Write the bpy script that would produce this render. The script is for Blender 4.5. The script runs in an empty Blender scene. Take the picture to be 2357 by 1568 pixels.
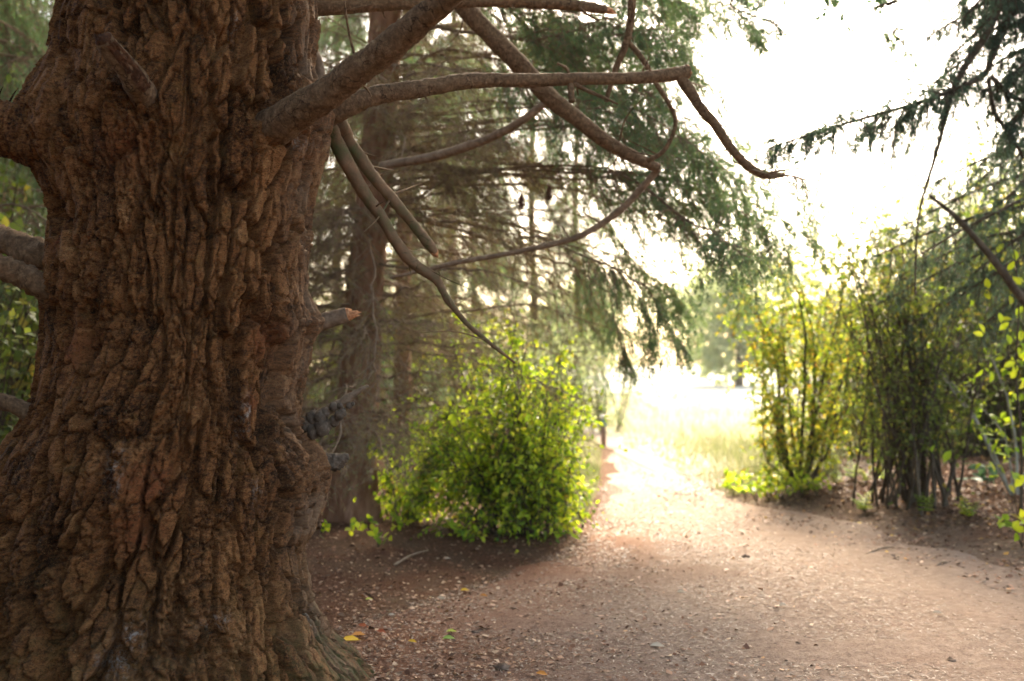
import bpy, math
import numpy as np

# ------------------------------------------------------------------ camera, sky, sun, exposure
sc = bpy.context.scene
COL = sc.collection
CAM_Z = 1.45
W0, H0 = 2357.0, 1568.0                      # pixel frame used to read the photograph
F = 35.0 / 36.0 * W0
HORIZON = 839.0
PITCH = math.atan((HORIZON - H0 / 2) / F)
cam = bpy.data.cameras.new('camera')
cam.lens = 35.0; cam.sensor_width = 36.0; cam.sensor_fit = 'HORIZONTAL'
cam.clip_start = 0.05; cam.clip_end = 2000
cam.dof.use_dof = True; cam.dof.focus_distance = 4.15; cam.dof.aperture_fstop = 1.6
cam.dof.aperture_blades = 9
camo = bpy.data.objects.new('camera', cam); COL.objects.link(camo)
camo.location = (0, 0, CAM_Z); camo.rotation_euler = (math.pi / 2 + PITCH, 0, 0)
sc.camera = camo

SUN_EL, SUN_AZ = 40.0, 12.0                  # azimuth clockwise from +Y
world = bpy.data.worlds.new('World'); sc.world = world; world.use_nodes = True
wn = world.node_tree
sky = wn.nodes.new('ShaderNodeTexSky'); sky.sky_type = 'NISHITA'; sky.sun_disc = False
sky.sun_elevation = math.radians(SUN_EL); sky.sun_rotation = math.radians(SUN_AZ)
sky.dust_density = 4.0; sky.air_density = 1.0; sky.ozone_density = 0.6
wn.links.new(sky.outputs[0], wn.nodes['Background'].inputs[0])
wn.nodes['Background'].inputs[1].default_value = 0.13
sun = bpy.data.lights.new('sun', 'SUN'); sun.energy = 2.8; sun.angle = math.radians(22.0)
sun.color = (1.0, 0.92, 0.80)
suno = bpy.data.objects.new('sun', sun); COL.objects.link(suno)
suno.rotation_euler = (math.radians(90 - SUN_EL), 0, math.radians(180 - SUN_AZ))
suno.location = (5, 25, 20)
vs = sc.view_settings
vs.view_transform = 'Standard'; vs.look = 'None'; vs.exposure = 3.0; vs.gamma = 1.0; vs.use_curve_mapping = False
vs.use_white_balance = True; vs.white_balance_temperature = 7300; vs.white_balance_tint = 10
cy = sc.cycles
cy.use_denoising = True; cy.use_adaptive_sampling = False; cy.max_bounces = 7; cy.diffuse_bounces = 4; cy.glossy_bounces = 2
cy.transmission_bounces = 4; cy.volume_bounces = 0; cy.transparent_max_bounces = 4
cy.sample_clamp_indirect = 4.0; cy.sample_clamp_direct = 4.0; cy.caustics_reflective = False; cy.caustics_refractive = False

# ------------------------------------------------------------------ noise (numpy)
R = np.random.default_rng(7)
def _h(a):
    a = a.astype(np.uint32)
    a ^= a >> np.uint32(16); a *= np.uint32(0x7feb352d); a ^= a >> np.uint32(15)
    a *= np.uint32(0x846ca68b); a ^= a >> np.uint32(16)
    return a
def hash01(ix, iy, iz=0, seed=0):
    with np.errstate(over='ignore'):
        k = (np.asarray(ix).astype(np.int64) * 374761393 + np.asarray(iy).astype(np.int64) * 668265263
             + np.asarray(iz).astype(np.int64) * 2147483647 + seed * 974711) & 0xffffffff
        return _h(k).astype(np.float64) / 4294967295.0
def vnoise(x, y, z=0.0, seed=0):
    x, y, z = np.broadcast_arrays(np.asarray(x, float), np.asarray(y, float), np.asarray(z, float))
    xi, yi, zi = np.floor(x), np.floor(y), np.floor(z)
    u, v, w = x - xi, y - yi, z - zi
    u = u * u * (3 - 2 * u); v = v * v * (3 - 2 * v); w = w * w * (3 - 2 * w)
    out = 0
    for dx in (0, 1):
        for dy in (0, 1):
            for dz in (0, 1):
                out = out + hash01(xi + dx, yi + dy, zi + dz, seed) * (u if dx else 1 - u) * (v if dy else 1 - v) * (w if dz else 1 - w)
    return out * 2 - 1
def fbm(x, y, z=0.0, oct=4, seed=0):
    s = 0; a = 1.0; n = 0
    for i in range(oct):
        s = s + a * vnoise(x * 2 ** i, y * 2 ** i, np.asarray(z) * 2 ** i, seed + i); n += a; a *= 0.5
    return s / n
def worley(x, y, seed=0, jit=0.9, tilt=False):
    xi, yi = np.floor(x), np.floor(y)
    f1 = np.full(x.shape, 9.0); f2 = np.full(x.shape, 9.0); idc = np.zeros(x.shape); ox = np.zeros(x.shape); oy = np.zeros(x.shape)
    for dx in (-1, 0, 1):
        for dy in (-1, 0, 1):
            cx, cy_ = xi + dx, yi + dy
            px = cx + 0.5 + jit * (hash01(cx, cy_, 1, seed) - 0.5); py = cy_ + 0.5 + jit * (hash01(cx, cy_, 2, seed) - 0.5)
            d = np.hypot(px - x, py - y); r = hash01(cx, cy_, 3, seed)
            m = d < f1
            f2 = np.where(m, f1, np.minimum(f2, d)); idc = np.where(m, r, idc); f1 = np.where(m, d, f1); ox = np.where(m, x - px, ox); oy = np.where(m, y - py, oy)
    if tilt: return f1, f2, idc, ox * np.cos(idc * 40) + oy * np.sin(idc * 40)
    return f1, f2, idc
def sstep(a, b, x):
    t = np.clip((x - a) / (b - a), 0, 1); return t * t * (3 - 2 * t)

# ------------------------------------------------------------------ pixel -> place
cp, sp = math.cos(PITCH), math.sin(PITCH)
def ray(px, py):
    u, v = (px - W0 / 2) / F, (H0 / 2 - py) / F
    return np.array([u, cp - sp * v, sp + cp * v])
def at(px, py, Y):
    d = ray(px, py); return d * (Y / d[1]) + np.array([0, 0, CAM_Z])
def npx(n, Y): return n * Y / F              # a length in pixels at depth Y, in metres

# path edges, from the photograph: (y, x_left, x_right)
def _flat(px, py): p = ray(px, py); t = -CAM_Z / p[2]; return p[0] * t, p[1] * t
EL = [_flat(*p) for p in ((1384, 1033), (1393, 1060), (1395, 1090), (1388, 1140), (1372, 1195), (1335, 1245), (1190, 1300), (980, 1370), (760, 1450), (500, 1568))]
ER = [_flat(*p) for p in ((1468, 1033), (1530, 1053), (1592, 1085), (1640, 1115), (1682, 1143), (1770, 1163), (1900, 1185), (2060, 1225), (2230, 1275), (2420, 1320), (2700, 1390))]
EL = sorted([(p[1], p[0]) for p in EL]) + [(20.0, 1.1), (23.0, -0.8), (27.0, -5.0), (33.0, -13.0)]
ER = sorted([(p[1], p[0]) for p in ER]) + [(19.2, 2.15), (22.0, 1.8), (25.0, -0.3), (29.0, -4.0), (35.0, -12.0)]
EL = [(-12.0, -3.6), (1.5, -3.0)] + EL; ER = [(-12.0, 5.2), (1.5, 5.4), (4.0, 5.0)] + ER
def xleft(y): return np.interp(y, [e[0] for e in EL], [e[1] for e in EL])
def xright(y): return np.interp(y, [e[0] for e in ER], [e[1] for e in ER])
def gz(x, y):
    x = np.asarray(x, float); y = np.asarray(y, float)
    xr, xl = xright(y), xleft(y)
    near = 1 - sstep(26, 60, y)
    bank = 0.30 * sstep(-0.5, 2.6, x - xr) * (1 - sstep(11.0, 15.0, y)) + 0.05 * sstep(0.0, 0.5, x - xr) * near
    leftb = 0.10 * sstep(0.0, 2.2, xl - x) * near
    roll = 0.05 * vnoise(x * 0.45, y * 0.45, 3.3) + 0.018 * vnoise(x * 1.7, y * 1.7, 7.1)
    inside = sstep(-0.2, 0.4, x - xl) * sstep(-0.2, 0.4, xr - x)
    far = 0.9 * sstep(30, 140, y)
    return bank + leftb + roll * (1 - 0.65 * inside) * near + far + 0.15 * vnoise(x * 0.06, y * 0.06, 1.0) * sstep(24, 50, y)
def on_ground(px, py):
    d = ray(px, py); t = 2.0
    o = np.array([0, 0, CAM_Z]); ts = np.arange(2.0, 60.0, 0.02); q = o + d * ts[:, None]
    t = ts[np.argmax(q[:, 2] <= gz(q[:, 0], q[:, 1]))]; p = o + d * (t - 0.01)
    p[2] = float(gz(p[0], p[1])); return p

# ------------------------------------------------------------------ mesh helpers
class Geo:
    def __init__(s): s.v = []; s.q = []; s.t = []; s.qr = []; s.tr = []; s.n = 0
    def add(s, v, q=None, t=None, r=None):
        v = np.asarray(v, float).reshape(-1, 3)
        if q is not None and len(q):
            q = np.asarray(q).reshape(-1, 4); s.q.append(q + s.n)
            s.qr.append(np.broadcast_to(np.asarray(0.5 if r is None else r, float), (len(q),)).copy())
        if t is not None and len(t):
            t = np.asarray(t).reshape(-1, 3); s.t.append(t + s.n)
            s.tr.append(np.broadcast_to(np.asarray(0.5 if r is None else r, float), (len(t),)).copy())
        s.v.append(v); s.n += len(v)
    def mesh(s, name, mat, smooth=False, vattr=None):
        v = np.concatenate(s.v) if s.v else np.zeros((0, 3))
        q = np.concatenate(s.q) if s.q else np.zeros((0, 4), int)
        t = np.concatenate(s.t) if s.t else np.zeros((0, 3), int)
        me = bpy.data.meshes.new(name)
        me.vertices.add(len(v)); me.vertices.foreach_set('co', v.astype(np.float32).ravel())
        me.loops.add(q.size + t.size)
        me.loops.foreach_set('vertex_index', np.concatenate([q.ravel(), t.ravel()]).astype(np.int32))
        nf = len(q) + len(t); me.polygons.add(nf)
        ls = np.concatenate([np.arange(len(q)) * 4, q.size + np.arange(len(t)) * 3]).astype(np.int32)
        me.polygons.foreach_set('loop_start', ls)
        if smooth: me.polygons.foreach_set('use_smooth', np.ones(nf, bool))
        rn = np.concatenate((s.qr or [np.zeros(0)]) + (s.tr or [np.zeros(0)]))
        a = me.attributes.new('rnd', 'FLOAT', 'FACE'); a.data.foreach_set('value', rn.astype(np.float32))
        for k, val in (vattr or {}).items():
            a = me.attributes.new(k, 'FLOAT', 'POINT'); a.data.foreach_set('value', np.asarray(val, np.float32).ravel())
        me.update(calc_edges=True); me.validate()
        if mat: me.materials.append(mat)
        return me
    def build(s, name, mat, parent=None, smooth=False, kind=None, vattr=None):
        return link(name, s.mesh(name, mat, smooth, vattr), parent, kind)
def link(name, me, parent=None, kind=None):
    o = bpy.data.objects.new(name, me); COL.objects.link(o)
    if parent: o.parent = parent
    if kind: o['kind'] = kind
    return o
def tag(o, label, cat, group=None):
    o['label'] = label; o['category'] = cat
    if group: o['group'] = group
    return o
def thing(name, label, cat, loc=(0, 0, 0), group=None):
    o = bpy.data.objects.new(name, None); COL.objects.link(o); o.empty_display_size = 0.2
    o.location = loc; return tag(o, label, cat, group)
def copy_tree(root, loc, rz=0.0, s=1.0, label=None):
    r = root.copy(); COL.objects.link(r); r.location = loc; r.rotation_euler = (0, 0, rz); r.scale = (s, s, s)
    if label: r['label'] = label
    for ch in root.children:
        c = ch.copy(); COL.objects.link(c); c.parent = r
        for g in ch.children:
            d = g.copy(); COL.objects.link(d); d.parent = c
    return r
def nrm(a): return a / (np.linalg.norm(a, axis=-1, keepdims=True) + 1e-9)
def tubes(geo, P, rad, sides=5, r=0.5, cap=True):
    """P (m,k,3) polylines, rad (m,k); one ring per point, frames follow the local tangent."""
    P = np.asarray(P, float); rad = np.asarray(rad, float)
    if P.ndim == 2: P = P[None]; rad = rad[None]
    m, k, _ = P.shape
    T = nrm(np.gradient(P, axis=1))
    d = nrm(P[:, -1] - P[:, 0])
    ref = np.where(np.abs(d[:, 2:3]) < 0.8, np.array([[0, 0, 1.0]]), np.array([[1.0, 0, 0]]))
    ref = np.broadcast_to(ref[:, None, :], P.shape)
    U = nrm(np.cross(T, ref)); V = np.cross(T, U)
    a = np.arange(sides) / sides * 2 * math.pi
    ring = P[:, :, None, :] + rad[:, :, None, None] * (np.cos(a)[None, None, :, None] * U[:, :, None, :] + np.sin(a)[None, None, :, None] * V[:, :, None, :])
    idx = np.arange(m * k * sides).reshape(m, k, sides); nx = np.roll(idx, -1, axis=2)
    q = np.stack([idx[:, :-1], nx[:, :-1], nx[:, 1:], idx[:, 1:]], -1).reshape(-1, 4)
    rr = np.repeat(np.broadcast_to(np.asarray(r, float), (m,)), (k - 1) * sides)
    geo.add(ring, q=q, r=rr)
    return ring
def spline(pts, n):
    pts = np.asarray(pts, float)
    p = np.vstack([2 * pts[0] - pts[1], pts, 2 * pts[-1] - pts[-2]])
    t = np.linspace(0, len(pts) - 1 - 1e-6, n); i = np.floor(t).astype(int); f = (t - i)[:, None]
    a, b, c, d = p[i], p[i + 1], p[i + 2], p[i + 3]
    return 0.5 * ((2 * b) + (c - a) * f + (2 * a - 5 * b + 4 * c - d) * f ** 2 + (3 * b - a - 3 * c + d) * f ** 3)
def needles(geo, P, D, L, Wd, r):
    n = len(P); side = nrm(np.cross(D, R.normal(size=(n, 3)))) * np.asarray(Wd).reshape(-1, 1)
    v = np.stack([P - side, P + side, P + D * np.asarray(L).reshape(-1, 1)], 1)
    geo.add(v, t=np.arange(n * 3).reshape(n, 3), r=r)
def quad_leaves(geo, P, D, N, L, Wd, r):
    n = len(P); D = nrm(D); S = nrm(np.cross(D, N)); N = np.cross(S, D); L = np.asarray(L).reshape(-1, 1); Wd = np.asarray(Wd).reshape(-1, 1)
    v = np.stack([P, P + D * L * .45 - S * Wd + N * Wd * .25, P + D * L - N * L * .12, P + D * L * .45 + S * Wd + N * Wd * .25], 1)
    geo.add(v, q=np.arange(n * 4).reshape(n, 4), r=np.broadcast_to(r, (n,)))
def leaves(geo, P, D, N, L, Wd, r, fold=0.25):
    n = len(P); D = nrm(D); S = nrm(np.cross(D, N)); N = np.cross(S, D)
    L = np.asarray(L).reshape(-1, 1); Wd = np.asarray(Wd).reshape(-1, 1)
    up = N * Wd * fold
    dr = -N * L * 0.10
    v = np.stack([P, P + D * L * .28 - S * Wd * .8 + up, P + D * L * .62 - S * Wd + up + dr * .4, P + D * L + dr * 1.5,
                  P + D * L * .62 + S * Wd + up + dr * .4, P + D * L * .28 + S * Wd * .8 + up], 1)
    b = np.arange(n)[:, None] * 6
    q = np.concatenate([b + np.array([[0, 1, 2, 3]]), b + np.array([[0, 3, 4, 5]])], 0)
    geo.add(v, q=q, r=np.concatenate([np.broadcast_to(r, (n,))] * 2))

# ------------------------------------------------------------------ materials
def new_mat(name):
    m = bpy.data.materials.new(name); m.use_nodes = True; nt = m.node_tree
    for n in list(nt.nodes): nt.nodes.remove(n)
    out = nt.nodes.new('ShaderNodeOutputMaterial'); return m, nt, out
def nd(nt, t, **kw):
    n = nt.nodes.new(t)
    for k, v in kw.items(): setattr(n, k, v)
    return n
def ramp(nt, fac, stops):
    n = nd(nt, 'ShaderNodeValToRGB'); e = n.color_ramp.elements
    while len(e) < len(stops): e.new(0.5)
    for x, (p, c) in zip(e, stops): x.position = p; x.color = (*c, 1)
    nt.links.new(fac, n.inputs[0]); return n.outputs[0]
def attr(nt, name): return nd(nt, 'ShaderNodeAttribute', attribute_name=name).outputs['Fac']
def noise(nt, scale, detail=4, rough=0.55, vec=None, dist=0.0):
    n = nd(nt, 'ShaderNodeTexNoise'); n.inputs['Scale'].default_value = scale; n.inputs['Detail'].default_value = detail
    n.inputs['Roughness'].default_value = rough; n.inputs['Distortion'].default_value = dist
    if vec is not None: nt.links.new(vec, n.inputs['Vector'])
    return n.outputs['Fac']
def objvec(nt, scale=(1, 1, 1)):
    tc = nd(nt, 'ShaderNodeTexCoord'); mp = nd(nt, 'ShaderNodeMapping'); mp.inputs['Scale'].default_value = scale
    nt.links.new(tc.outputs['Object'], mp.inputs[0]); return mp.outputs[0]
def mixc(nt, fac, a, b, mode='MIX'):
    n = nd(nt, 'ShaderNodeMix', data_type='RGBA', blend_type=mode)
    for s, v in ((n.inputs[0], fac), (n.inputs[6], a), (n.inputs[7], b)):
        if isinstance(v, (int, float)): s.default_value = v
        elif isinstance(v, tuple): s.default_value = (*v, 1)
        else: nt.links.new(v, s)
    return n.outputs[2]
def mathn(nt, op, a, b=0.0, clamp=False):
    n = nd(nt, 'ShaderNodeMath', operation=op, use_clamp=clamp)
    for s, v in zip(n.inputs, (a, b)):
        if isinstance(v, (int, float)): s.default_value = v
        else: nt.links.new(v, s)
    return n.outputs[0]
def leaf_mat(name, stops, trans=0.45, rough=0.45, gain=1.25):
    m, nt, out = new_mat(name)
    c = ramp(nt, attr(nt, 'rnd'), stops)
    p = nd(nt, 'ShaderNodeBsdfPrincipled'); nt.links.new(c, p.inputs['Base Color']); p.inputs['Roughness'].default_value = rough
    p.inputs['Specular IOR Level'].default_value = 0.18
    t = nd(nt, 'ShaderNodeBsdfTranslucent'); nt.links.new(mixc(nt, 1.0, c, (gain, gain * 1.02, gain * 0.7), 'MULTIPLY'), t.inputs[0])
    mx = nd(nt, 'ShaderNodeMixShader'); mx.inputs[0].default_value = trans
    nt.links.new(p.outputs[0], mx.inputs[1]); nt.links.new(t.outputs[0], mx.inputs[2]); nt.links.new(mx.outputs[0], out.inputs[0])
    return m
def wood_mat(name, a, b, c, scale=30, stretch=(1, 1, 1), bump=0.4, rough=0.85, dist=0.004, crack=None):
    m, nt, out = new_mat(name)
    v = objvec(nt, stretch)
    col = ramp(nt, noise(nt, scale, 6, 0.65, v), [(0.28, a), (0.5, b), (0.72, c)])
    if crack:
        vo = nd(nt, 'ShaderNodeTexVoronoi', feature='DISTANCE_TO_EDGE'); vo.inputs['Scale'].default_value = crack
        dv = nd(nt, 'ShaderNodeVectorMath', operation='MULTIPLY_ADD'); nz = nd(nt, 'ShaderNodeTexNoise'); nz.inputs['Scale'].default_value = crack * 1.2; nz.inputs['Detail'].default_value = 5
        nt.links.new(v, nz.inputs['Vector']); nt.links.new(nz.outputs['Color'], dv.inputs[0]); dv.inputs[1].default_value = (.16, .16, .16); nt.links.new(v, dv.inputs[2]); nt.links.new(dv.outputs[0], vo.inputs['Vector'])
        col = mixc(nt, ramp(nt, vo.outputs['Distance'], [(0.006, (.8, .8, .8)), (0.022, (0, 0, 0))]), col, mixc(nt, ramp(nt, noise(nt, crack * .6, 3, .5, v), [(.48, (0, 0, 0)), (.56, (1, 1, 1))]), col, tuple(x * .4 for x in a)))
    p = nd(nt, 'ShaderNodeBsdfPrincipled'); nt.links.new(col, p.inputs['Base Color'])
    p.inputs['Roughness'].default_value = rough; p.inputs['Specular IOR Level'].default_value = 0.10
    bp = nd(nt, 'ShaderNodeBump'); bp.inputs['Strength'].default_value = bump; bp.inputs['Distance'].default_value = dist
    nt.links.new(noise(nt, scale * 2.5, 6, 0.7, v), bp.inputs['Height']); nt.links.new(bp.outputs[0], p.inputs['Normal'])
    nt.links.new(p.outputs[0], out.inputs[0]); return m

M = {}
def bark_mat():
    m, nt, out = new_mat('old_bark')
    v = objvec(nt); vf = objvec(nt, (1, 1, 2.2))
    pl = attr(nt, 'plate')
    big = noise(nt, 3.0, 4, 0.6, v); fine = noise(nt, 38, 8, 0.78, vf); speck = noise(nt, 170, 3, 0.6, v)
    f = mathn(nt, 'ADD', mathn(nt, 'MULTIPLY', pl, 0.24), mathn(nt, 'ADD', mathn(nt, 'MULTIPLY', big, 0.22), mathn(nt, 'MULTIPLY', fine, 0.64)))
    col = ramp(nt, f, [(0.42, (.010, .0042, .0016)), (0.49, (.052, .019, .0065)), (0.56, (.135, .052, .0170)), (0.62, (.195, .083, .029)), (0.70, (.28, .14, .058))])
    col = mixc(nt, ramp(nt, noise(nt, 9, 5, 0.65, v), [(0.55, (0, 0, 0)), (0.75, (.6, .6, .6))]), col, (.13, .068, .018))
    sp1, sp2 = noise(nt, 95, 5, 0.7, v), noise(nt, 130, 4, 0.7, vf)
    col = mixc(nt, ramp(nt, sp1, [(0.54, (0, 0, 0)), (0.60, (.75, .75, .75))]), col, (.165, .078, .027))
    col = mixc(nt, ramp(nt, sp2, [(0.40, (.85, .85, .85)), (0.46, (0, 0, 0))]), col, (.016, .007, .003))
    col = mixc(nt, ramp(nt, speck, [(0.64, (0, 0, 0)), (0.70, (.8, .8, .8))]), col, (.25, .155, .08))
    col = mixc(nt, mathn(nt, 'MULTIPLY', attr(nt, 'grey'), ramp(nt, fine, [(0.25, (.35, .35, .35)), (0.6, (1, 1, 1))])), col, (.21, .14, .09))
    col = mixc(nt, mathn(nt, 'MULTIPLY', attr(nt, 'red'), ramp(nt, fine, [(0.4, (0, 0, 0)), (0.6, (.8, .8, .8))])), col, (.16, .045, .018))
    col = mixc(nt, mathn(nt, 'MULTIPLY', attr(nt, 'moss'), ramp(nt, noise(nt, 22, 5, .7, v), [(0.42, (0, 0, 0)), (0.62, (.85, .85, .85))])), col, (.05, .058, .02))
    col = mixc(nt, mathn(nt, 'MULTIPLY', attr(nt, 'lichen'), ramp(nt, noise(nt, 45, 5, .75, v), [(0.50, (0, 0, 0)), (0.64, (.9, .9, .9))])), col, (.27, .25, .22))
    p = nd(nt, 'ShaderNodeBsdfPrincipled'); nt.links.new(col, p.inputs['Base Color'])
    p.inputs['Roughness'].default_value = 0.75; p.inputs['Specular IOR Level'].default_value = 0.08
    b1 = nd(nt, 'ShaderNodeBump'); b1.inputs['Strength'].default_value = 1.0; b1.inputs['Distance'].default_value = 0.012
    nt.links.new(noise(nt, 60, 8, 0.8, vf, 0.5), b1.inputs['Height'])
    nt.links.new(b1.outputs[0], p.inputs['Normal']); nt.links.new(p.outputs[0], out.inputs[0]); return m
M['bark'] = bark_mat()
M['limb'] = wood_mat('limb_bark', (.060, .034, .018), (.135, .079, .042), (.23, .147, .084), 48, bump=1.0, dist=0.012, crack=9)
M['limb_moss'] = wood_mat('mossy_limb_bark', (.055, .075, .028), (.125, .080, .045), (.20, .115, .065), 8, bump=0.8, dist=.01, crack=11)
M['grey_limb'] = wood_mat('weathered_grey_limb', (.07, .046, .030), (.14, .095, .062), (.21, .155, .108), 24, bump=0.5)
M['knob'] = wood_mat('resinous_knob_bark', (.05, .036, .025), (.095, .07, .05), (.16, .125, .095), 60, bump=1.0, dist=0.008)
M['torn'] = wood_mat('torn_orange_wood', (.13, .05, .022), (.33, .14, .065), (.50, .28, .15), 60, (1, 1, 1), bump=0.8)
M['dark_torn'] = wood_mat('old_torn_wood', (.018, .008, .004), (.06, .024, .011), (.15, .065, .03), 46, bump=1.0, dist=0.012)
M['trunk2'] = wood_mat('conifer_bark', (.10, .046, .026), (.22, .112, .066), (.34, .20, .13), 14, (1, 1, .22), bump=1.0, dist=0.03)
M['dead'] = wood_mat('dead_branch_bark', (.095, .062, .040), (.17, .115, .075), (.25, .185, .13), 18, bump=0.3)
M['stem'] = wood_mat('shrub_stem_bark', (.030, .022, .014), (.062, .046, .030), (.115, .09, .062), 14, bump=0.3)
M['pale_stem'] = wood_mat('lichened_stem_bark', (.15, .14, .10), (.24, .225, .17), (.32, .31, .25), 12, bump=0.3)
M['needle'] = leaf_mat('conifer_needles', [(0.0, (.060, .105, .065)), (0.5, (.105, .175, .095)), (0.85, (.15, .22, .10)), (1.0, (.25, .27, .09))], 0.5, 0.5)
M['needle_blue'] = leaf_mat('fir_needles', [(0.0, (.040, .072, .056)), (0.6, (.068, .115, .085)), (1.0, (.10, .15, .10))], 0.45, 0.5)
M['needle_dead'] = leaf_mat('dry_twig_fuzz', [(0.0, (.17, .115, .065)), (0.4, (.24, .175, .095)), (0.7, (.19, .19, .085)), (1.0, (.14, .20, .07))], 0.25, 0.7)
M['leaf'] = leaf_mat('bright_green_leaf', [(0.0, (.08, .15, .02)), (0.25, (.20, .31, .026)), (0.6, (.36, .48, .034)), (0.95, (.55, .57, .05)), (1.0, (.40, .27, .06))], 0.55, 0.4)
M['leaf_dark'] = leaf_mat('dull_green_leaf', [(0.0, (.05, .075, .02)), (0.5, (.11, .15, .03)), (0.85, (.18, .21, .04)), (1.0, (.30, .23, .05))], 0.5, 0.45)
M['leaf_gold'] = leaf_mat('golden_leaf', [(0.0, (.09, .15, .03)), (0.45, (.21, .28, .035)), (0.75, (.36, .36, .04)), (0.95, (.46, .34, .045)), (1.0, (.34, .16, .045))], 0.55, 0.45)
M['leaf_blue'] = leaf_mat('bluish_green_leaf', [(0.0, (.07, .15, .09)), (1.0, (.13, .23, .13))], 0.35, 0.35)
M['leaf_far'] = leaf_mat('haze_tinted_foliage', [(0.0, (.18, .21, .12)), (0.6, (.25, .29, .17)), (1.0, (.34, .37, .22))], 0.6, 0.5)  # lightened so distant haze and glare sit in the leaf colour
M['grass'] = leaf_mat('dry_grass', [(0.0, (.09, .115, .055)), (0.35, (.14, .155, .085)), (0.65, (.24, .22, .165)), (1.0, (.44, .415, .36))], 0.45, 0.5)
M['litter'] = leaf_mat('leaf_litter', [(0.0, (.03, .015, .008)), (0.25, (.09, .038, .020)), (0.55, (.17, .075, .040)), (0.8, (.28, .145, .085)), (0.93, (.44, .31, .20)), (0.97, (.45, .18, .04)), (1.0, (.5, .33, .05))], 0.12, 0.6)
M['straw'] = leaf_mat('pale_straw', [(0.0, (.09, .058, .04)), (0.5, (.18, .128, .094)), (0.85, (.28, .215, .165)), (1.0, (.40, .32, .25))], 0.1, 0.55)
def ground_mat():
    m, nt, out = new_mat('forest_floor')
    v = objvec(nt)
    n1, n2, n3 = noise(nt, 60, 6, .75, v), noise(nt, 2.2, 4, .6, v), noise(nt, 14, 5, .7, v)
    lit = ramp(nt, n1, [(0.3, (.03, .014, .008)), (0.48, (.09, .041, .023)), (0.62, (.15, .075, .043)), (0.78, (.26, .145, .09))])
    lit = mixc(nt, ramp(nt, n2, [(0.4, (0, 0, 0)), (0.7, (.5, .5, .5))]), lit, (.10, .075, .045))
    fld = ramp(nt, noise(nt, 3.0, 8, .75, v), [(0.3, (.26, .255, .20)), (0.5, (.37, .355, .29)), (0.7, (.48, .45, .39))])  # pale albedo carries the washed-out glow of the field
    dirt = ramp(nt, n3, [(0.3, (.12, .080, .054)), (0.7, (.18, .125, .088))])
    lit = mixc(nt, mathn(nt, 'MULTIPLY', attr(nt, 'dirt'), ramp(nt, n3, [(0.3, (.55, .55, .55)), (0.55, (1, 1, 1))])), lit, dirt)
    col = mixc(nt, attr(nt, 'field'), lit, fld)
    p = nd(nt, 'ShaderNodeBsdfPrincipled'); nt.links.new(col, p.inputs['Base Color']); p.inputs['Roughness'].default_value = 0.95
    p.inputs['Specular IOR Level'].default_value = 0.05
    b = nd(nt, 'ShaderNodeBump'); b.inputs['Strength'].default_value = 0.8; b.inputs['Distance'].default_value = 0.02
    nt.links.new(mathn(nt, 'ADD', n1, n3), b.inputs['Height']); nt.links.new(b.outputs[0], p.inputs['Normal'])
    nt.links.new(p.outputs[0], out.inputs[0]); return m
def path_mat():
    m, nt, out = new_mat('trodden_path')
    v = objvec(nt)
    n1, n2, n3 = noise(nt, 75, 6, .75, v), noise(nt, 1.3, 4, .6, v), noise(nt, 18, 5, .7, v)
    sand = ramp(nt, mathn(nt, 'ADD', mathn(nt, 'MULTIPLY', n1, .55), mathn(nt, 'MULTIPLY', n3, .45)),
                [(0.32, (.17, .12, .092)), (0.5, (.28, .215, .172)), (0.66, (.40, .325, .27))])
    near_shade = ramp(nt, mathn(nt, 'ADD', mathn(nt, 'MULTIPLY', n1, .6), mathn(nt, 'MULTIPLY', n3, .4)), [(0.34, (.085, .056, .041)), (0.5, (.19, .134, .100)), (0.66, (.31, .235, .182))])
    sand = mixc(nt, attr(nt, 'near_shade'), sand, near_shade)  # near stretch painted darker to stand in for canopy shade
    smooth = ramp(nt, n3, [(0.3, (.16, .112, .082)), (0.7, (.24, .175, .132))])
    red = ramp(nt, n1, [(0.3, (.055, .024, .013)), (0.48, (.135, .062, .036)), (0.63, (.215, .108, .066)), (0.8, (.35, .205, .135))])
    col = mixc(nt, attr(nt, 'smoothdirt'), sand, smooth)
    f = mathn(nt, 'ADD', attr(nt, 'redlitter'), mathn(nt, 'MULTIPLY', mathn(nt, 'SUBTRACT', n2, 0.5), 0.9), clamp=True)
    col = mixc(nt, f, col, red)
    p = nd(nt, 'ShaderNodeBsdfPrincipled'); nt.links.new(col, p.inputs['Base Color']); p.inputs['Roughness'].default_value = 0.95
    p.inputs['Specular IOR Level'].default_value = 0.05
    b = nd(nt, 'ShaderNodeBump'); b.inputs['Strength'].default_value = 0.7; b.inputs['Distance'].default_value = 0.012
    nt.links.new(mathn(nt, 'ADD', n1, n3), b.inputs['Height']); nt.links.new(b.outputs[0], p.inputs['Normal'])
    nt.links.new(p.outputs[0], out.inputs[0]); return m

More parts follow.
